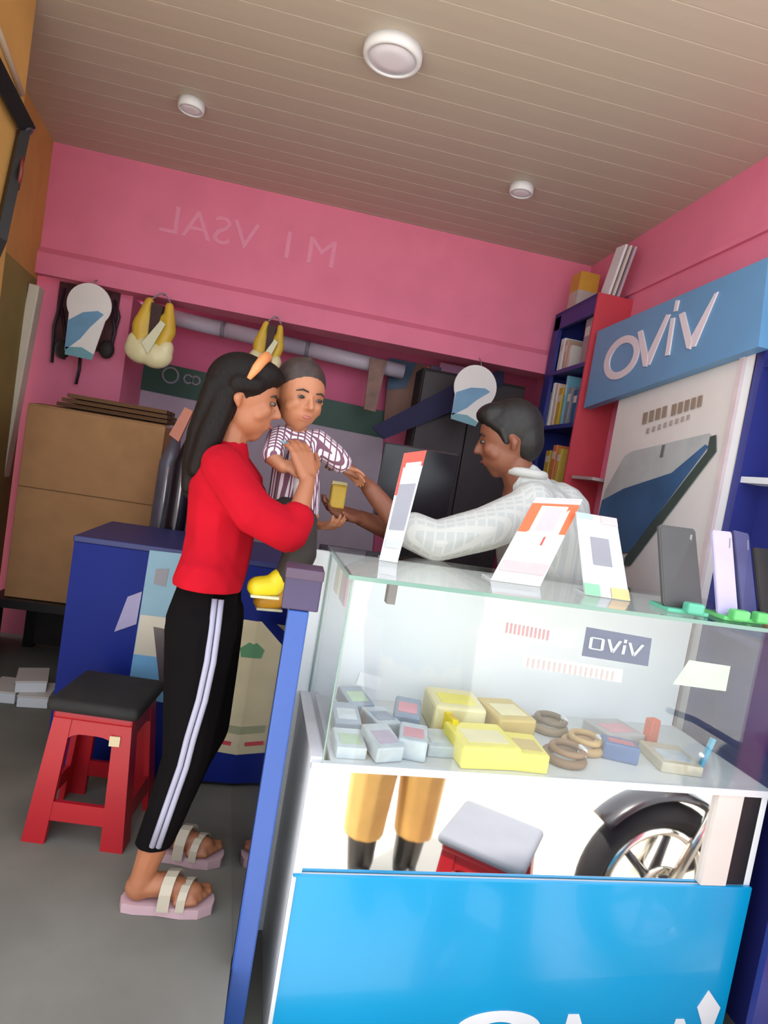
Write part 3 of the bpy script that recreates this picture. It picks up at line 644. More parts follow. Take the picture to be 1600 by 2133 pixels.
PX = 1.43
t = thing('phone_poster', 'tall white poster with a big phone picture under the blue sign', 'poster', (1.46, 2.3, .5))
tl, tr = A(1293, 815, X=PX), A(1563, 716, X=PX)
MB().poly([tl, tr, Vector((PX, tr.y - .02, .5)), Vector((PX, tl.y - .02, .5))], (.03, 0, 0)).build('panel', mat('poster_white', (234, 226, 222), .45, .02), t)
rr = [A(1553, 720, X=PX), tr]
MB().poly([rr[0], rr[1], Vector((PX, tr.y - .02, .5)), Vector((PX, rr[0].y - .015, .5))], (-.012, 0, 0)).build('edge_strip', mat('pale_pink_edge', (226, 206, 208), .5), t)
def ps(pts, m, nm, o=.0): return MB().poly([A(px, py, X=PX - .002 - o) for px, py in pts], (-.002, 0, 0)).build(nm, m, t)
ps([(1262, 1020), (1302, 950), (1318, 940), (1478, 903), (1488, 910), (1482, 930), (1318, 1150), (1225, 1160)], mat('phone_white', (196, 198, 198), .4), 'phone_frame')
ps([(1255, 1042), (1300, 1018), (1400, 985), (1470, 926), (1476, 930), (1312, 1150), (1228, 1160)], mat('phone_screen_blue', (72, 112, 158), .35, .18, 4), 'phone_screen', .003)
ps([(1480, 910), (1492, 906), (1492, 940), (1312, 1178), (1300, 1178), (1302, 1162), (1474, 940)], mat('phone_side', (70, 84, 78), .35), 'phone_side', .004)
ps([(1380, 928), (1386, 926), (1381, 952), (1375, 953)], mat('phone_camera', (120, 118, 116), .35), 'phone_camera', .004)
for k in range(9):
    x, yy = 1341 + k * 13.5 + (6 if k > 3 else 0), 861 - k * 4.4
    ps([(x, yy), (x + 9, yy - 3), (x + 6, yy + 20), (x - 3, yy + 23)], mat('tan_lettering', (164, 142, 126), .5), 'stroke', .002)
for k in range(8):
    x, yy = 1348 + k * 12, 893 - k * 4
    ps([(x, yy), (x + 6, yy - 2), (x + 4, yy + 8), (x - 2, yy + 10)], mat('faint_tan_lettering', (186, 172, 164), .5), 'stroke', .002)

t = thing('display_unit', 'tall navy display unit beside the phone poster', 'cabinet', (1.48, 1.55, -.2))
MB().b2(1.455, 1.555, 1.875, 1.91, -.2, 2.16).build('side_panel', NAVY, t)
MB().b2(1.455, 1.555, 1.40, 1.42, -.2, 2.16).build('side_panel', NAVY, t)
MB().b2(1.54, 1.555, 1.42, 1.875, -.2, 2.16).build('back_panel', NAVY, t)
MB().b2(1.455, 1.555, 1.42, 1.875, 2.14, 2.16).build('top_panel', NAVY, t)
for z in (.5, .9, 1.40, 1.78): MB().b2(1.46, 1.54, 1.42, 1.875, z, z + .02).build('shelf_board', WHITE if z == 1.40 else NAVY, t)

# ------------------------------------------------------------------ red stool
def stool(cx, cy, z0, h, wb, wt, rz, label, group, cushion_m, clabel, cm=RED):
    t = thing('stool', label, 'stool', (cx, cy, z0), group)
    R = Matrix.Rotation(rz, 3, 'Z'); C = Vector((cx, cy, z0))
    W = lambda x, y_, z: C + R @ Vector((x, y_, z))
    half = lambda z: (wb + (wt - wb) * z / h) / 2
    b = MB(); b.box(W(0, 0, h - .012), (wt + .01, wt + .01, .024), rot=R, bev=.008); b.build('seat', cm, t)
    for sx in (-1, 1):
        for sy in (-1, 1):
            def corner(z, i): # L-shaped leg section
                a = half(z); w = .066 - .014 * z / h; th = .018
                return [W(sx * a, sy * a, z), W(sx * (a - w), sy * a, z), W(sx * (a - w), sy * (a - th), z), W(sx * (a - th), sy * (a - th), z), W(sx * (a - th), sy * (a - w), z), W(sx * a, sy * (a - w), z)][i]
            m_ = MB(); lo = [m_.bm.verts.new(corner(0, i)) for i in range(6)]; hi = [m_.bm.verts.new(corner(h - .02, i)) for i in range(6)]
            m_.bm.faces.new(lo); m_.bm.faces.new(list(reversed(hi)))
            for i in range(6): m_.bm.faces.new((lo[i], lo[(i + 1) % 6], hi[(i + 1) % 6], hi[i]))
            m_.build('leg', cm, t)
    for k in range(4):
        Rk = Matrix.Rotation(rz + k * PI / 2, 3, 'Z'); Wk = lambda x, y_, z: C + Rk @ Vector((x, y_, z))
        a0, a1 = half(.07), half(.125); MB().poly([Wk(-a0 + .03, -a0 + .002, .07), Wk(a0 - .03, -a0 + .002, .07), Wk(a1 - .03, -a1 + .002, .125), Wk(-a1 + .03, -a1 + .002, .125)], Rk @ Vector((0, .014, 0))).build('crossbar', cm, t)
        # apron with arched lower edge
        zt, n = h - .018, 10; top = half(zt); pts = [Wk(-top + .01, -top + .003, zt), Wk(top - .01, -top + .003, zt)]
        for i in range(n + 1):
            u = 1 - 2 * i / n; z = zt - .045 - .05 * abs(u) ** 4; a = half(z); pts.append(Wk(u * (a - .03), -a + .003, z))
        MB().poly(pts, Rk @ Vector((0, .012, 0))).build('apron', cm, t)
    cu = MB(); cu.box(W(0, 0, h + .0205), (wt + .045, wt + .045, .04), rot=R, bev=.018, seg=3)
    tag(cu.build('seat_cushion', cushion_m, smooth=True), clabel, 'cushion')
stool(-.445, 2.0, 0, .392, .295, .225, -.10, 'red plastic stool on the shop floor by the girl', None, mat('dark_cushion', (34, 31, 31), .8, .12, 20), 'thin dark cushion on the red stool by the girl')
tag(MB().box((-.385, 1.872, .325), (.03, .004, .03)).build('price_sticker', mat('cream_sticker', (220, 200, 160), .5)), 'small cream sticker on the red stool by the girl', 'sticker')

# ------------------------------------------------------------------ people
def hand(b, w, d, n, s=1.0, curl=.5, flip=1, spread=1.0):
    """palm and five fingers: w wrist, d pointing, n out of the palm"""
    w, d, n = Vector(w), Vector(d).normalized(), Vector(n); n = (n - d * n.dot(d)).normalized(); sd = d.cross(n) * flip
    lens_ = (.062, .070, .066, .052)
    for k in range(4):
        o = (k - 1.5)
        kn = w + d * (.082 - .004 * abs(o)) * s + sd * o * .019 * s
        b.caps(w + d * .012 * s + sd * o * .011 * s, .016 * s, kn, .0125 * s)
        p = kn; ang = 0
        for j, fr in enumerate((.45, .32, .23)):
            ang += curl * (.6 if j == 0 else .9); dd = d * math.cos(ang) + n * math.sin(ang) + sd * o * .06 * spread
            q_ = p + dd * lens_[k] * fr * s; b.caps(p, (.0095 - .001 * j) * s, q_, (.0088 - .0012 * j) * s); p = q_
    p = w + d * .022 * s - sd * .022 * s
    for j, (l, a) in enumerate(((.04, .9), (.03, .55), (.024, .3))):
        dd = (d * math.cos(a) - sd * math.sin(a) + n * (.25 + .25 * j * curl)).normalized(); q_ = p + dd * l * s
        b.caps(p, (.014 - .002 * j) * s, q_, (.012 - .002 * j) * s); p = q_

def head(b, c, f, up, rx, ry, rz, s=1.0):
    """skull, jaw, nose, lips, ears. f = facing, up = crown; rx front-back, ry half width, rz half height"""
    c, f, up = Vector(c), Vector(f).normalized(), Vector(up).normalized(); up = (up - f * up.dot(f)).normalized(); l = up.cross(f)
    R = Matrix((f, l, up)).transposed(); P = lambda a, b_, d_: c + f * a * rx + l * b_ * ry + up * d_ * rz
    b.sphere(P(-.06, 0, .18), (rx * .96, ry * .98, rz * .82), rot=R, u=24, v=16)
    b.sphere(P(.22, 0, -.34), (rx * .70, ry * .78, rz * .62), rot=R, u=24, v=16)
    b.caps(P(.50, 0, -.80), rx * .24, P(.56, 0, -.66), rx * .26)                   # chin
    b.caps(P(.88, 0, .12), rx * .07, P(1.08, 0, -.18), rx * .115)                   # nose
    for sy in (-1, 1): b.caps(P(.98, sy * .10, -.22), rx * .075, P(.90, sy * .18, -.22), rx * .06)
    b.caps(P(.86, -.20, -.46), rx * .075, P(.86, .20, -.46), rx * .075); b.caps(P(.84, -.17, -.56), rx * .08, P(.84, .17, -.56), rx * .08)
    for sy in (-1, 1):
        b.caps(P(.66, sy * .44, -.16), rx * .22, P(.50, sy * .55, -.30), rx * .24)  # cheek
        b.caps(P(-.08, sy * 1.0, .04), rx * .11, P(-.13, sy * 1.08, -.08), rx * .13); b.caps(P(-.13, sy * 1.08, -.08), rx * .13, P(-.05, sy * 1.0, -.26), rx * .07)
    return P, R
def face_parts(P, R, rx, t, eye=1.0, lip=(150, 84, 76)):
    for sy in (-1, 1):
        MB().sphere(P(.83, sy * .40, .06), (rx * .09 * eye, rx * .15 * eye, rx * .06 * eye), rot=R).build('eye', mat('eye_white', (104, 92, 86), .5), t, smooth=True)
        MB().sphere(P(.885, sy * .41, .06), (rx * .055 * eye, rx * .095 * eye, rx * .062 * eye), rot=R).build('iris', mat('dark_iris', (30, 20, 17), .45), t, smooth=True)
        MB().tube([P(.90, sy * .18, .245), P(.87, sy * .42, .28), P(.74, sy * .64, .20)], [rx * .025, rx * .035, rx * .015], 8).build('eyebrow', mat('dark_brow', (40, 28, 26), .7), t, smooth=True)
    MB().tube([P(.80, -.30, -.49), P(.935, -.12, -.49), P(.95, 0, -.505), P(.935, .12, -.49), P(.80, .30, -.49)], [rx * .02, rx * .055, rx * .06, rx * .055, rx * .02], 8).build('lips', mat('lips_%d' % lip[0], lip, .45), t, smooth=True)

def cut(o, co, no):
    """clean hem: drop what lies beyond the plane (world point co, outward normal no)"""
    w = Vector(co); q = o
    while q is not None: w -= q.location; q = q.parent
    bm = bmesh.new(); bm.from_mesh(o.data)
    bmesh.ops.bisect_plane(bm, geom=bm.verts[:] + bm.edges[:] + bm.faces[:], plane_co=w, plane_no=Vector(no), clear_outer=True)
    bmesh.ops.holes_fill(bm, edges=bm.edges[:], sides=0); bm.to_mesh(o.data); bm.free()
    for p in o.data.polygons: p.use_smooth = True
HAIRM = mat('dark_hair', (26, 16, 14), .6, .35, 60, stretch=(6, 6, 1), spec=.2)
# ---- girl
SK = mat('warm_skin', (166, 104, 72), .5, .04)
t = thing('person', 'person in red top and black trousers with white side stripe holding a baby', 'person', (-.15, 1.74, 0))
b = MB()
hc = Vector((-.148, 1.72, 1.372)); hf = Vector((.97, .02, -.12))
HP, HR = head(b, hc, hf, (.12, .03, 1), .090, .072, .104)
b.limb([((-.165, 1.72, 1.30), .042), ((-.17, 1.72, 1.235), .046), ((-.172, 1.72, 1.17), .07)])
b.limb([((-.17, 1.63, 1.19), .045), ((-.165, 1.80, 1.19), .045)])
b.limb([((-.165, 1.70, 1.12), .08), ((-.16, 1.72, .98), .068), ((-.165, 1.72, .86), .066), ((-.165, 1.73, .78), .068)])
b.limb([((-.165, 1.625, 1.18), .042), ((-.07, 1.565, 1.09), .038), ((.022, 1.575, 1.05), .033), ((.040, 1.615, 1.12), .028), ((.050, 1.66, 1.185), .021)])
hand(b, (.050, 1.665, 1.19), (-.35, .30, .85), (-.55, .80, -.1), .92, .45, flip=1)
b.limb([((-.16, 1.81, 1.18), .042), ((-.09, 1.90, 1.08), .036), ((.0, 1.93, 1.02), .033), ((.08, 1.86, 1.05), .026)])
hand(b, (.085, 1.855, 1.052), (.7, -.7, .1), (0, 0, 1), .9, .5, flip=-1)
b.limb([((-.16, 1.675, .78), .068), ((-.152, 1.645, .42), .046), ((-.175, 1.635, .30), .050), ((-.215, 1.63, .10), .032), ((-.222, 1.63, .055), .034)])
b.limb([((-.15, 1.785, .78), .068), ((-.125, 1.82, .42), .046), ((-.155, 1.835, .28), .048), ((-.20, 1.845, .10), .032), ((-.21, 1.845, .055), .034)])
def foot(b, a, d):
    a, d = Vector(a), Vector(d).normalized(); sd = Vector((-d.y, d.x, 0))
    b.caps(a + Vector((0, 0, .03)) - d * .025, .030, a + Vector((0, 0, .04)) + d * .04, .032); b.caps(a + Vector((0, 0, .04)) + d * .04, .032, a + d * .125 + Vector((0, 0, .022)), .025)
    b.caps(a + d * .03 + sd * .012 + Vector((0, 0, .028)), .025, a + d * .12 - sd * .02 + Vector((0, 0, .018)), .018)
    for k in range(5):
        p = a + d * (.14 - .008 * abs(k - 1)) + sd * (.03 - .0155 * k) + Vector((0, 0, .014)); b.caps(p - d * .03, .012, p + d * (.028 - .003 * k), .0095 if k else .012)
SOLE = .026
F1, F2 = Vector((-.205, 1.63, SOLE)), Vector((-.20, 1.845, SOLE)); FD = Vector((1, .02, 0)); FD2 = Vector((1, -.10, 0))
foot(b, F1, FD); foot(b, F2, FD2)
b.build('body', SK, t, remesh=.0052, relax=3)
face_parts(HP, HR, .090, t)
b = MB()  # red three-quarter sleeve top
b.limb([((-.175, 1.64, 1.195), .052), ((-.17, 1.80, 1.195), .052)])
b.limb([((-.16, 1.68, 1.13), .092), ((-.158, 1.76, 1.13), .092)])
b.limb([((-.155, 1.69, 1.02), .09), ((-.155, 1.76, 1.02), .09)]); b.limb([((-.16, 1.68, .93), .09), ((-.16, 1.77, .93), .09)])
b.limb([((-.165, 1.66, .885), .093), ((-.165, 1.79, .885), .093)])
b.caps((-.172, 1.72, 1.2), .065, (-.165, 1.72, 1.235), .048)
b.caps((-.16, 1.69, 1.13), .095, (-.155, 1.69, 1.0), .09); b.caps((-.155, 1.75, 1.13), .095, (-.155, 1.75, 1.0), .09); b.caps((-.16, 1.69, .9), .09, (-.155, 1.69, 1.0), .09); b.caps((-.16, 1.77, .9), .09, (-.155, 1.75, 1.0), .09)
b.limb([((-.165, 1.622, 1.185), .056), ((-.07, 1.562, 1.09), .056), ((.018, 1.575, 1.055), .055), ((.032, 1.60, 1.085), .05)])
b.limb([((-.16, 1.812, 1.185), .056), ((-.09, 1.90, 1.08), .052), ((0, 1.93, 1.02), .048)])
shirt = b.build('red_top', mat('red_cotton', (176, 16, 34), .9, .10, 7, bump=.1, spec=.1), t, remesh=.0065, relax=5)
cut(shirt, (0, 0, .872), (0, 0, -1))
b = MB()  # trousers
b.limb([((-.165, 1.69, .87), .082), ((-.165, 1.77, .87), .082)])
b.limb([((-.17, 1.68, .78), .094), ((-.165, 1.78, .78), .094)])
b.caps((-.165, 1.69, .87), .08, (-.17, 1.68, .78), .094); b.caps((-.165, 1.77, .87), .08, (-.165, 1.78, .78), .094)
b.limb([((-.165, 1.668, .76), .096), ((-.158, 1.655, .60), .082), ((-.152, 1.645, .42), .064), ((-.178, 1.635, .28), .056), ((-.218, 1.63, .11), .045)])
b.limb([((-.155, 1.79, .76), .094), ((-.138, 1.81, .60), .080), ((-.122, 1.82, .42), .064), ((-.15, 1.835, .32), .056), ((-.182, 1.842, .17), .047)])
pants = b.build('trousers', mat('black_cotton', (15, 12, 14), .9, .12, 8, spec=.08), t, remesh=.0065, relax=5)
cut(pants, (0, 0, .182), (0, 0, -1))
st = MB()  # white double side stripe on the near leg
pts = [(-.128, 1.60, .855), (-.124, 1.585, .78), (-.122, 1.574, .70), (-.128, 1.571, .60), (-.142, 1.572, .50), (-.150, 1.578, .42), (-.172, 1.576, .30), (-.190, 1.580, .20)]
for off in (-.009, .007):
    st = MB(); st.tube([(x + off, y_ + abs(off) * .2, z) for x, y_, z in pts], .0075, 8); st.build('side_stripe', mat('white_stripe', (160, 158, 178), .6, .03), t, smooth=True)
b = MB()  # hair
Lx = lambda a, l_, u: HP(a, l_, u)
b.sphere(HP(-.22, 0, .30), (.092, .078, .088), rot=HR, u=24, v=16)
b.sphere(HP(-.52, 0, -.05), (.066, .074, .09), rot=HR); b.sphere(HP(.18, 0, .74), (.072, .064, .040), rot=HR)
b.limb([(HP(-.72, -.35, .0), .046), ((-.235, 1.70, 1.27), .044), ((-.245, 1.69, 1.19), .036), ((-.252, 1.68, 1.12), .02)])
b.limb([(HP(-.72, .35, .0), .046), ((-.235, 1.75, 1.27), .044), ((-.248, 1.74, 1.18), .038), ((-.255, 1.72, 1.10), .016)])
b.limb([(HP(-.45, -.7, -.1), .034), ((-.215, 1.66, 1.25), .034), ((-.235, 1.655, 1.17), .022)])
b.limb([(HP(.55, -.30, .62), .024), (HP(.25, -.82, .34), .022), (HP(-.2, -.98, .25), .026)])
b.limb([(HP(.55, .30, .62), .024), (HP(.25, .82, .34), .022), (HP(-.2, .98, .25), .026)])
b.build('hair', HAIRM, t, remesh=.006, relax=3)
th_ = [math.radians(k) for k in (-82, -60, -35, -12, 12, 35, 60, 82)]
MB().tube([HP(-.02 + .32 * math.cos(k), 1.13 * math.sin(k), .30 + .88 * math.cos(k)) for k in th_], [.006, .012, .014, .015, .015, .014, .012, .006], 10).build('headband', mat('orange_band', (222, 140, 84), .4, .1), t, smooth=True)
PKS = mat('pink_sole', (196, 160, 166), .6, .03); STR = mat('cream_strap', (190, 176, 156), .5, .05)
def sandal(a, d):
    d = d.normalized(); sd = Vector((-d.y, d.x, 0)); a = Vector((a.x, a.y, 0))
    pr = [(-.06, .0), (-.052, .026), (-.02, .033), (.04, .034), (.10, .044), (.145, .042), (.178, .022), (.182, .0)]
    pts = [a + d * u + sd * w for u, w in pr] + [a + d * u - sd * w for u, w in reversed(pr[1:-1])]
    s_ = MB().poly([p + Vector((0, 0, .001)) for p in pts], (0, 0, .026)).build('sandal', PKS, t)
    for u, w in ((.065, .03), (.108, .022)):
        path = []
        for k in range(9):
            an = PI * k / 8; path.append(a + d * (u + .012 * math.cos(an)) + sd * .046 * math.cos(an) + Vector((0, 0, .02 + .080 * math.sin(an) ** .7 * (1 - (u - .065) * 7))))
        m_ = MB()
        for p0, p1 in zip(path, path[1:]): m_.poly([p0 - d * w / 2, p0 + d * w / 2, p1 + d * w / 2, p1 - d * w / 2], (0, 0, .004))
        m_.build('strap', STR, s_)
sandal(F1, FD); sandal(F2, FD2)

# ---- baby
BS = mat('baby_skin', (172, 112, 80), .5, .04)
t = thing('person', "baby in a checked shirt and yellow shoes held in the girl's arms", 'person', (.02, 1.8, .8))
b = MB(); bc = Vector((-.006, 1.79, 1.412)); bf = Vector((.42, -.80, -.18))
BP, BR = head(b, bc, bf, (.02, 0, 1), .077, .069, .091)
b.limb([((-.003, 1.80, 1.34), .03), ((.0, 1.805, 1.30), .032), ((.015, 1.81, 1.24), .06), ((.02, 1.81, 1.15), .068), ((.02, 1.81, 1.07), .07)])
b.limb([((-.045, 1.79, 1.295), .028), ((.06, 1.82, 1.295), .028), ((.115, 1.82, 1.265), .024), ((.155, 1.83, 1.235), .019)])
hand(b, (.155, 1.83, 1.233), (.8, .2, -.4), (0, -.6, -.8), .55, .5)
b.limb([((-.045, 1.785, 1.29), .028), ((-.05, 1.72, 1.23), .023), ((-.02, 1.69, 1.21), .018)])
hand(b, (-.018, 1.688, 1.212), (.9, .1, .3), (0, .8, -.5), .55, .5)
b.limb([((.045, 1.76, 1.07), .045), ((.06, 1.70, .985), .036), ((.035, 1.705, .92), .026), ((.0, 1.70, .895), .022)])
b.limb([((.03, 1.86, 1.07), .045), ((.06, 1.89, .96), .036), ((.035, 1.87, .86), .026), ((.015, 1.86, .83), .022)])
b.build('body', BS, t, remesh=.0045, relax=3)
face_parts(BP, BR, .077, t, 1.0, (170, 96, 88))
b = MB(); b.sphere(BP(-.20, 0, .36), (.075, .072, .075), rot=BR, u=24, v=16); b.sphere(BP(-.5, 0, .0), (.05, .06, .066), rot=BR); b.caps(BP(.1, 0, .93), .02, BP(.0, 0, 1.14), .010)
b.build('hair', mat('soft_brown_hair', (62, 44, 40), .6, .25, 50), t, remesh=.005)
b = MB()
b.limb([((-.04, 1.79, 1.29), .036), ((.05, 1.815, 1.29), .036)]); b.limb([((.01, 1.81, 1.26), .066), ((.02, 1.81, 1.16), .074), ((.025, 1.81, 1.09), .078)])
b.limb([((.06, 1.82, 1.295), .038), ((.115, 1.82, 1.265), .036), ((.14, 1.825, 1.248), .034)]); b.limb([((-.045, 1.785, 1.285), .036), ((-.05, 1.73, 1.24), .034)])
b.build('checked_shirt', mat('check_cotton', (116, 74, 92), .8, rgb2=(226, 214, 222), scale=22, kind='brick', stretch=(1.2, 1.2, 1.2)), t, remesh=.0055)
for q_, m_ in (([(.0, 1.737, 1.285), (.022, 1.735, 1.20), (.03, 1.735, 1.12)], mat('pale_placket', (224, 220, 224), .7)), ([(-.03, 1.738, 1.28), (-.028, 1.735, 1.24)], mat('aqua_patch', (130, 172, 182), .7))):
    MB().tube(q_, .011, 8).build('shirt_panel', m_, t, smooth=True)
b = MB(); b.limb([((.02, 1.77, 1.075), .068), ((.02, 1.85, 1.075), .068)])
b.limb([((.045, 1.755, 1.06), .056), ((.062, 1.70, .985), .046), ((.038, 1.705, .925), .037)]); b.limb([((.03, 1.86, 1.06), .054), ((.06, 1.89, .96), .045), ((.036, 1.87, .875), .037)])
b.build('trousers', mat('dark_olive_cotton', (52, 46, 42), .8, .1), t, remesh=.0055)
for (x, yy, z), m_ in (((-.005, 1.70, .888), YELB), ((.012, 1.86, .815), mat('amber_shoe', (226, 160, 40), .45))):
    b = MB(); b.limb([((x + .02, yy, z + .022), .028), ((x + .008, yy, z + .0), .030), ((x - .035, yy - .01, z - .006), .028)])
    s_ = b.build('shoe', m_, t, remesh=.005); MB().box((x - .012, yy - .005, z - .030), (.078, .046, .008), rz=.15, bev=.003).build('shoe_sole', PALE, s_)

# ---- man behind the glass counter
MS = mat('brown_skin', (136, 82, 60), .5, .05)
t = thing('person', 'person in a white shirt leaning over behind the glass counter, facing the baby', 'person', (.9, 2.1, 0))
b = MB(); mc = Vector((.708, 2.05, 1.415)); mf = Vector((-.92, .26, -.30))
MP, MR = head(b, mc, mf, (-.22, 0, 1), .104, .080, .122)
b.limb([((.745, 2.05, 1.34), .056), ((.79, 2.06, 1.27), .062), ((.82, 2.07, 1.2), .09)])
b.limb([((.79, 1.95, 1.21), .06), ((.93, 2.16, 1.21), .06)])
b.limb([((.86, 2.06, 1.12), .13), ((.93, 2.08, .92), .125), ((.96, 2.1, .80), .12)])
b.limb([((.78, 1.95, 1.2), .055), ((.62, 1.90, 1.12), .048), ((.475, 1.88, 1.06), .040), ((.34, 1.89, 1.10), .037), ((.245, 1.90, 1.185), .027)])
hand(b, (.240, 1.90, 1.19), (-.75, -.05, .45), (-.3, -.2, -.9), 1.05, .5, flip=-1)
b.limb([((.92, 2.17, 1.2), .055), ((.72, 2.22, 1.08), .046), ((.52, 2.15, 1.04), .04), ((.33, 2.0, 1.06), .034), ((.24, 1.95, 1.085), .026)])
hand(b, (.235, 1.945, 1.088), (-.9, -.3, .1), (.1, -.3, .9), 1.05, .45)
b.limb([((.90, 2.03, .80), .10), ((.86, 2.02, .45), .07), ((.88, 2.06, .10), .045), ((.84, 2.05, .045), .04), ((.76, 2.04, .04), .035)])
b.limb([((1.02, 2.16, .80), .10), ((1.00, 2.18, .45), .07), ((1.02, 2.2, .10), .045), ((.98, 2.2, .045), .04), ((.90, 2.19, .04), .035)])
b.build('body', MS, t, remesh=.006, relax=3)
face_parts(MP, MR, .104, t, .9, (110, 62, 54))
b = MB(); b.sphere(MP(-.20, 0, .34), (.103, .084, .098), rot=MR, u=24, v=16); b.sphere(MP(-.52, 0, .0), (.066, .076, .085), rot=MR); b.sphere(MP(.35, 0, .78), (.062, .062, .040), rot=MR)
for sy in (-1, 1): b.limb([(MP(.55, sy * .45, .62), .02), (MP(.2, sy * .92, .30), .016), (MP(.12, sy * .98, -.05), .009)])
b.build('hair', mat('near_black_hair', (30, 24, 22), .55, .25, 60), t, remesh=.006)
SHT = mat('white_check_shirt', (204, 202, 196), .85, rgb2=(190, 191, 188), scale=16, kind='brick')
b = MB()
b.limb([((.79, 1.95, 1.215), .078), ((.94, 2.17, 1.23), .085)]); b.limb([((.86, 2.04, 1.14), .155), ((.93, 2.07, .98), .165), ((.96, 2.09, .80), .165)])
b.limb([((.95, 2.10, 1.19), .12), ((1.0, 2.10, 1.0), .13), ((1.0, 2.1, .82), .14)])
b.limb([((.80, 1.96, 1.2), .08), ((.63, 1.90, 1.115), .072), ((.475, 1.88, 1.055), .066), ((.40, 1.885, 1.075), .062)])
b.limb([((.92, 2.17, 1.2), .08), ((.72, 2.22, 1.08), .065), ((.52, 2.15, 1.04), .058)])
b.caps((.79, 2.05, 1.29), .066, (.83, 2.06, 1.25), .08)
b.build('shirt', SHT, t, remesh=.008, relax=4)
b = MB(); b.torus((.785, 2.052, 1.315), .066, .016, 'Z', 24, 8); b.build('collar', mat('shirt_white', (200, 198, 192), .8), t, smooth=True)
b = MB(); b.limb([((.95, 2.05, .80), .14), ((.97, 2.14, .80), .14)]); b.limb([((.90, 2.03, .80), .115), ((.86, 2.02, .45), .085), ((.88, 2.06, .12), .06)]); b.limb([((1.02, 2.16, .80), .115), ((1.0, 2.18, .45), .085), ((1.02, 2.2, .12), .06)])
b.build('trousers', mat('charcoal_cotton', (50, 48, 58), .8, .1), t, remesh=.009)
for x, yy in ((.80, 2.045), (.94, 2.195)): MB().box((x, yy, .03), (.25, .09, .058), bev=.024, seg=3).build('shoe', BLACK, t, smooth=True)
tq = thing('snack_packet', "small yellow packet in the man's fingers", 'packet', (.15, 1.93, 1.12))
MB().box((.155, 1.925, 1.142), (.05, .02, .075), rz=.3, bev=.006).build('pouch', YEL, tq)
MB().box((.155, 1.925, 1.183), (.05, .006, .012), rz=.3).build('seal', mat('pale_seal', (236, 222, 160), .4), tq)

# ------------------------------------------------------------------ street side, seen in the mirror panel
ZS = -.55
t = thing('person', 'person in mustard trousers and black shirt standing on the street before the counter', 'person', (.78, .33, ZS))
KUR = mat('mustard_cotton', (226, 180, 104), .8, .08, 6, bump=.1)
b = MB(); kx, ky = .78, .33
KP, KR = head(b, (kx, ky, 1.12), (0, 1, -.05), (0, 0, 1), .10, .078, .115)
b.limb([((kx, ky - .01, 1.04), .052), ((kx, ky - .02, .96), .06), ((kx, ky - .02, .86), .10)]); b.limb([((kx - .16, ky - .02, .88), .055), ((kx + .16, ky - .02, .88), .055)])
b.limb([((kx, ky - .02, .80), .125), ((kx, ky - .02, .56), .115), ((kx, ky - .02, .42), .12)])
for s_ in (-1, 1):
    b.limb([((kx + s_ * .17, ky - .02, .87), .052), ((kx + s_ * .22, ky - .05, .60), .042), ((kx + s_ * .21, ky + .03, .36), .028)])
    hand(b, (kx + s_ * .21, ky + .03, .36), (0, .2, -1), (-s_, 0, 0), 1.0, .4, flip=s_)
    b.limb([((kx + s_ * .085, ky - .02, .40), .10), ((kx + s_ * .10, ky, .0), .065), ((kx + s_ * .105, ky - .02, ZS + .10), .04)])
    b.limb([((kx + s_ * .105, ky - .03, ZS + .055), .036), ((kx + s_ * .115, ky + .12, ZS + .04), .032)])
b.build('body', SK, t, remesh=.008); face_parts(KP, KR, .10, t)
b = MB(); b.sphere(KP(-.2, 0, .32), (.10, .084, .10), rot=KR); b.sphere(KP(-.5, 0, 0), (.066, .074, .085), rot=KR); b.build('hair', HAIRM, t, remesh=.008)
b = MB(); b.limb([((kx - .16, ky - .02, .88), .068), ((kx + .16, ky - .02, .88), .068)]); b.limb([((kx - .05, ky - .02, .80), .13), ((kx - .05, ky - .02, .45), .13)]); b.limb([((kx + .05, ky - .02, .80), .13), ((kx + .05, ky - .02, .45), .13)])
for s_ in (-1, 1): b.limb([((kx + s_ * .17, ky - .02, .87), .068), ((kx + s_ * .205, ky - .04, .68), .06)])
b.build('shirt', mat('black_shirt', (44, 44, 52), .8, .1), t, remesh=.01)
b = MB()
b.limb([((kx - .06, ky - .02, .42), .14), ((kx + .06, ky - .02, .42), .14)])
for s_ in (-1, 1): b.limb([((kx + s_ * .085, ky - .02, .38), .125), ((kx + s_ * .112, ky, .0), .105), ((kx + s_ * .115, ky - .01, -.32), .088)])
cut(b.build('trousers', KUR, t, remesh=.009), (0, 0, -.31), (0, 0, -1))
for s_ in (-1, 1):
    b = MB(); b.limb([((kx + s_ * .112, ky - .02, -.32), .07), ((kx + s_ * .105, ky - .02, ZS + .10), .058), ((kx + s_ * .105, ky - .03, ZS + .05), .048), ((kx + s_ * .115, ky + .13, ZS + .046), .044)]); b.build('boot', BLACK, t, remesh=.008)
stool(.985, .84, ZS, .53, .35, .27, .72, 'red plastic stool on the street before the counter', None, mat('pale_grey_cushion', (128, 130, 138), .7, .03), 'thin pale grey cushion on the red stool outside')

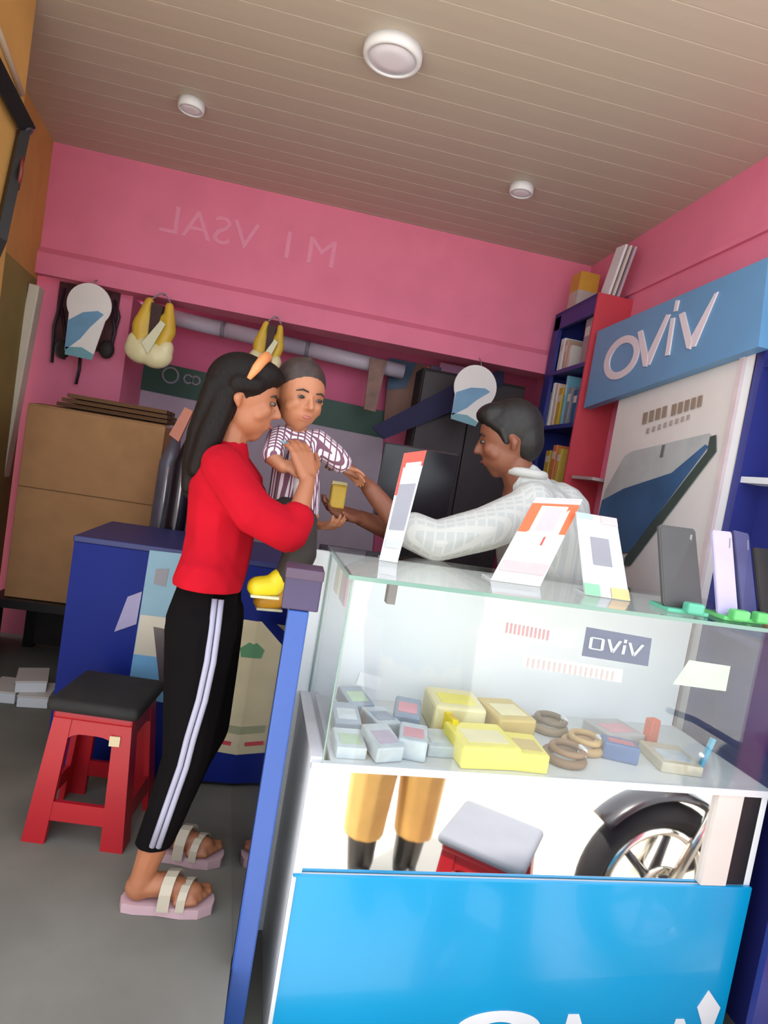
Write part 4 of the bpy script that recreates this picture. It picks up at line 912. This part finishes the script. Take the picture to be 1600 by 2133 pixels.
# motorcycle parked outside, its front wheel opposite the mirror
t = thing('motorcycle', 'dark motorcycle parked on the street in front of the counter', 'motorcycle', (2.2, .45, ZS))
CHR = mat('chrome', (232, 226, 214), .16, .02, metal=1.0); TYR = mat('tyre_rubber', (40, 38, 40), .8, .15); BK = mat('bike_paint', (46, 42, 46), .3, .1, coat=.5)
def wheel(x, yy, R):
    z = ZS + R; c = Vector((x, yy, z))
    w = MB().torus(c, R - .05, .05, 'Y', 48, 12).build('wheel', TYR, t, smooth=True)
    MB().torus(c, R - .115, .024, 'Y', 48, 10, flat=1.6).build('rim', CHR, w, smooth=True)
    MB().tube([c + Vector((0, -.07, 0)), c + Vector((0, .07, 0))], .035, 20).build('hub', CHR, w, smooth=True)
    MB().torus(c + Vector((0, .06, 0)), .085, .02, 'Y', 30, 6, flat=.15).build('brake_disc', CHR, w, smooth=True)
    for k in range(6):
        a = k * PI / 3 + .3; d = Vector((math.cos(a), 0, math.sin(a))); MB().tube([c + d * .03, c + d * (R - .12)], [.02, .014], 8).build('spoke', BK, w, smooth=True)
    return c
R_ = .34; w1 = wheel(1.74, .80, R_); w2 = wheel(2.98, .80, R_)
MB().torus(w1, R_ + .035, .02, 'Y', 30, 8, flat=3.2, a0=.5, a1=2.4).build('front_fender', BK, t, smooth=True)
MB().torus(w2, R_ + .04, .02, 'Y', 30, 8, flat=3.2, a0=.6, a1=2.8).build('rear_fender', BK, t, smooth=True)
for s_ in (-1, 1): MB().tube([w1 + Vector((0, s_ * .09, 0)), w1 + Vector((.22, s_ * .09, .52))], .022, 10).build('fork_leg', CHR, t, smooth=True)
BO = Vector((.06, .35, -.08))
MB().tube([(BO.x + 1.9, BO.y + .10, BO.z + .46), (BO.x + 1.86, BO.y + .3, BO.z + .50), (BO.x + 1.86, BO.y + .6, BO.z + .50), (BO.x + 1.9, BO.y + .8, BO.z + .46)], .014, 10).build('handlebar', BLACK, t, smooth=True)
MB().sphere((BO.x + 1.78, BO.y + .45, BO.z + .36), (.08, .09, .1)).build('headlamp', CHR, t, smooth=True)
b = MB(); b.limb([((BO.x + 1.98, BO.y + .45, BO.z + .38), .10), ((BO.x + 2.30, BO.y + .45, BO.z + .36), .11)]); b.build('fuel_tank', BK, t, remesh=.012)
b = MB(); b.limb([((BO.x + 2.36, BO.y + .45, BO.z + .37), .075), ((BO.x + 2.75, BO.y + .45, BO.z + .40), .08), ((BO.x + 2.98, BO.y + .45, BO.z + .44), .06)]); b.build('saddle', BLACK, t, remesh=.012)
MB().box((BO.x + 2.22, BO.y + .45, BO.z + -.02), (.34, .24, .34), bev=.04).build('engine', mat('engine_metal', (120, 118, 116), .4, .2, metal=.7), t)
MB().tube([(BO.x + 1.90, BO.y + .45, BO.z + .40), (BO.x + 2.0, BO.y + .45, BO.z + .05), (BO.x + 2.2, BO.y + .45, BO.z + -.2), (BO.x + 2.5, BO.y + .45, BO.z + -.2), (BO.x + 2.92, BO.y + .45, ZS + R_)], .025, 10).build('frame', BK, t, smooth=True)
MB().tube([(BO.x + 2.1, BO.y + .62, BO.z + -.1), (BO.x + 2.3, BO.y + .64, BO.z + -.24), (BO.x + 3.1, BO.y + .64, BO.z + -.16)], [.02, .03, .045], 12).build('exhaust', CHR, t, smooth=True)
MB().tube([(BO.x + 2.45, BO.y + .36, BO.z + -.22), (BO.x + 2.45, BO.y + .18, ZS + .01)], .014, 8).build('side_stand', BLACK, t, smooth=True)
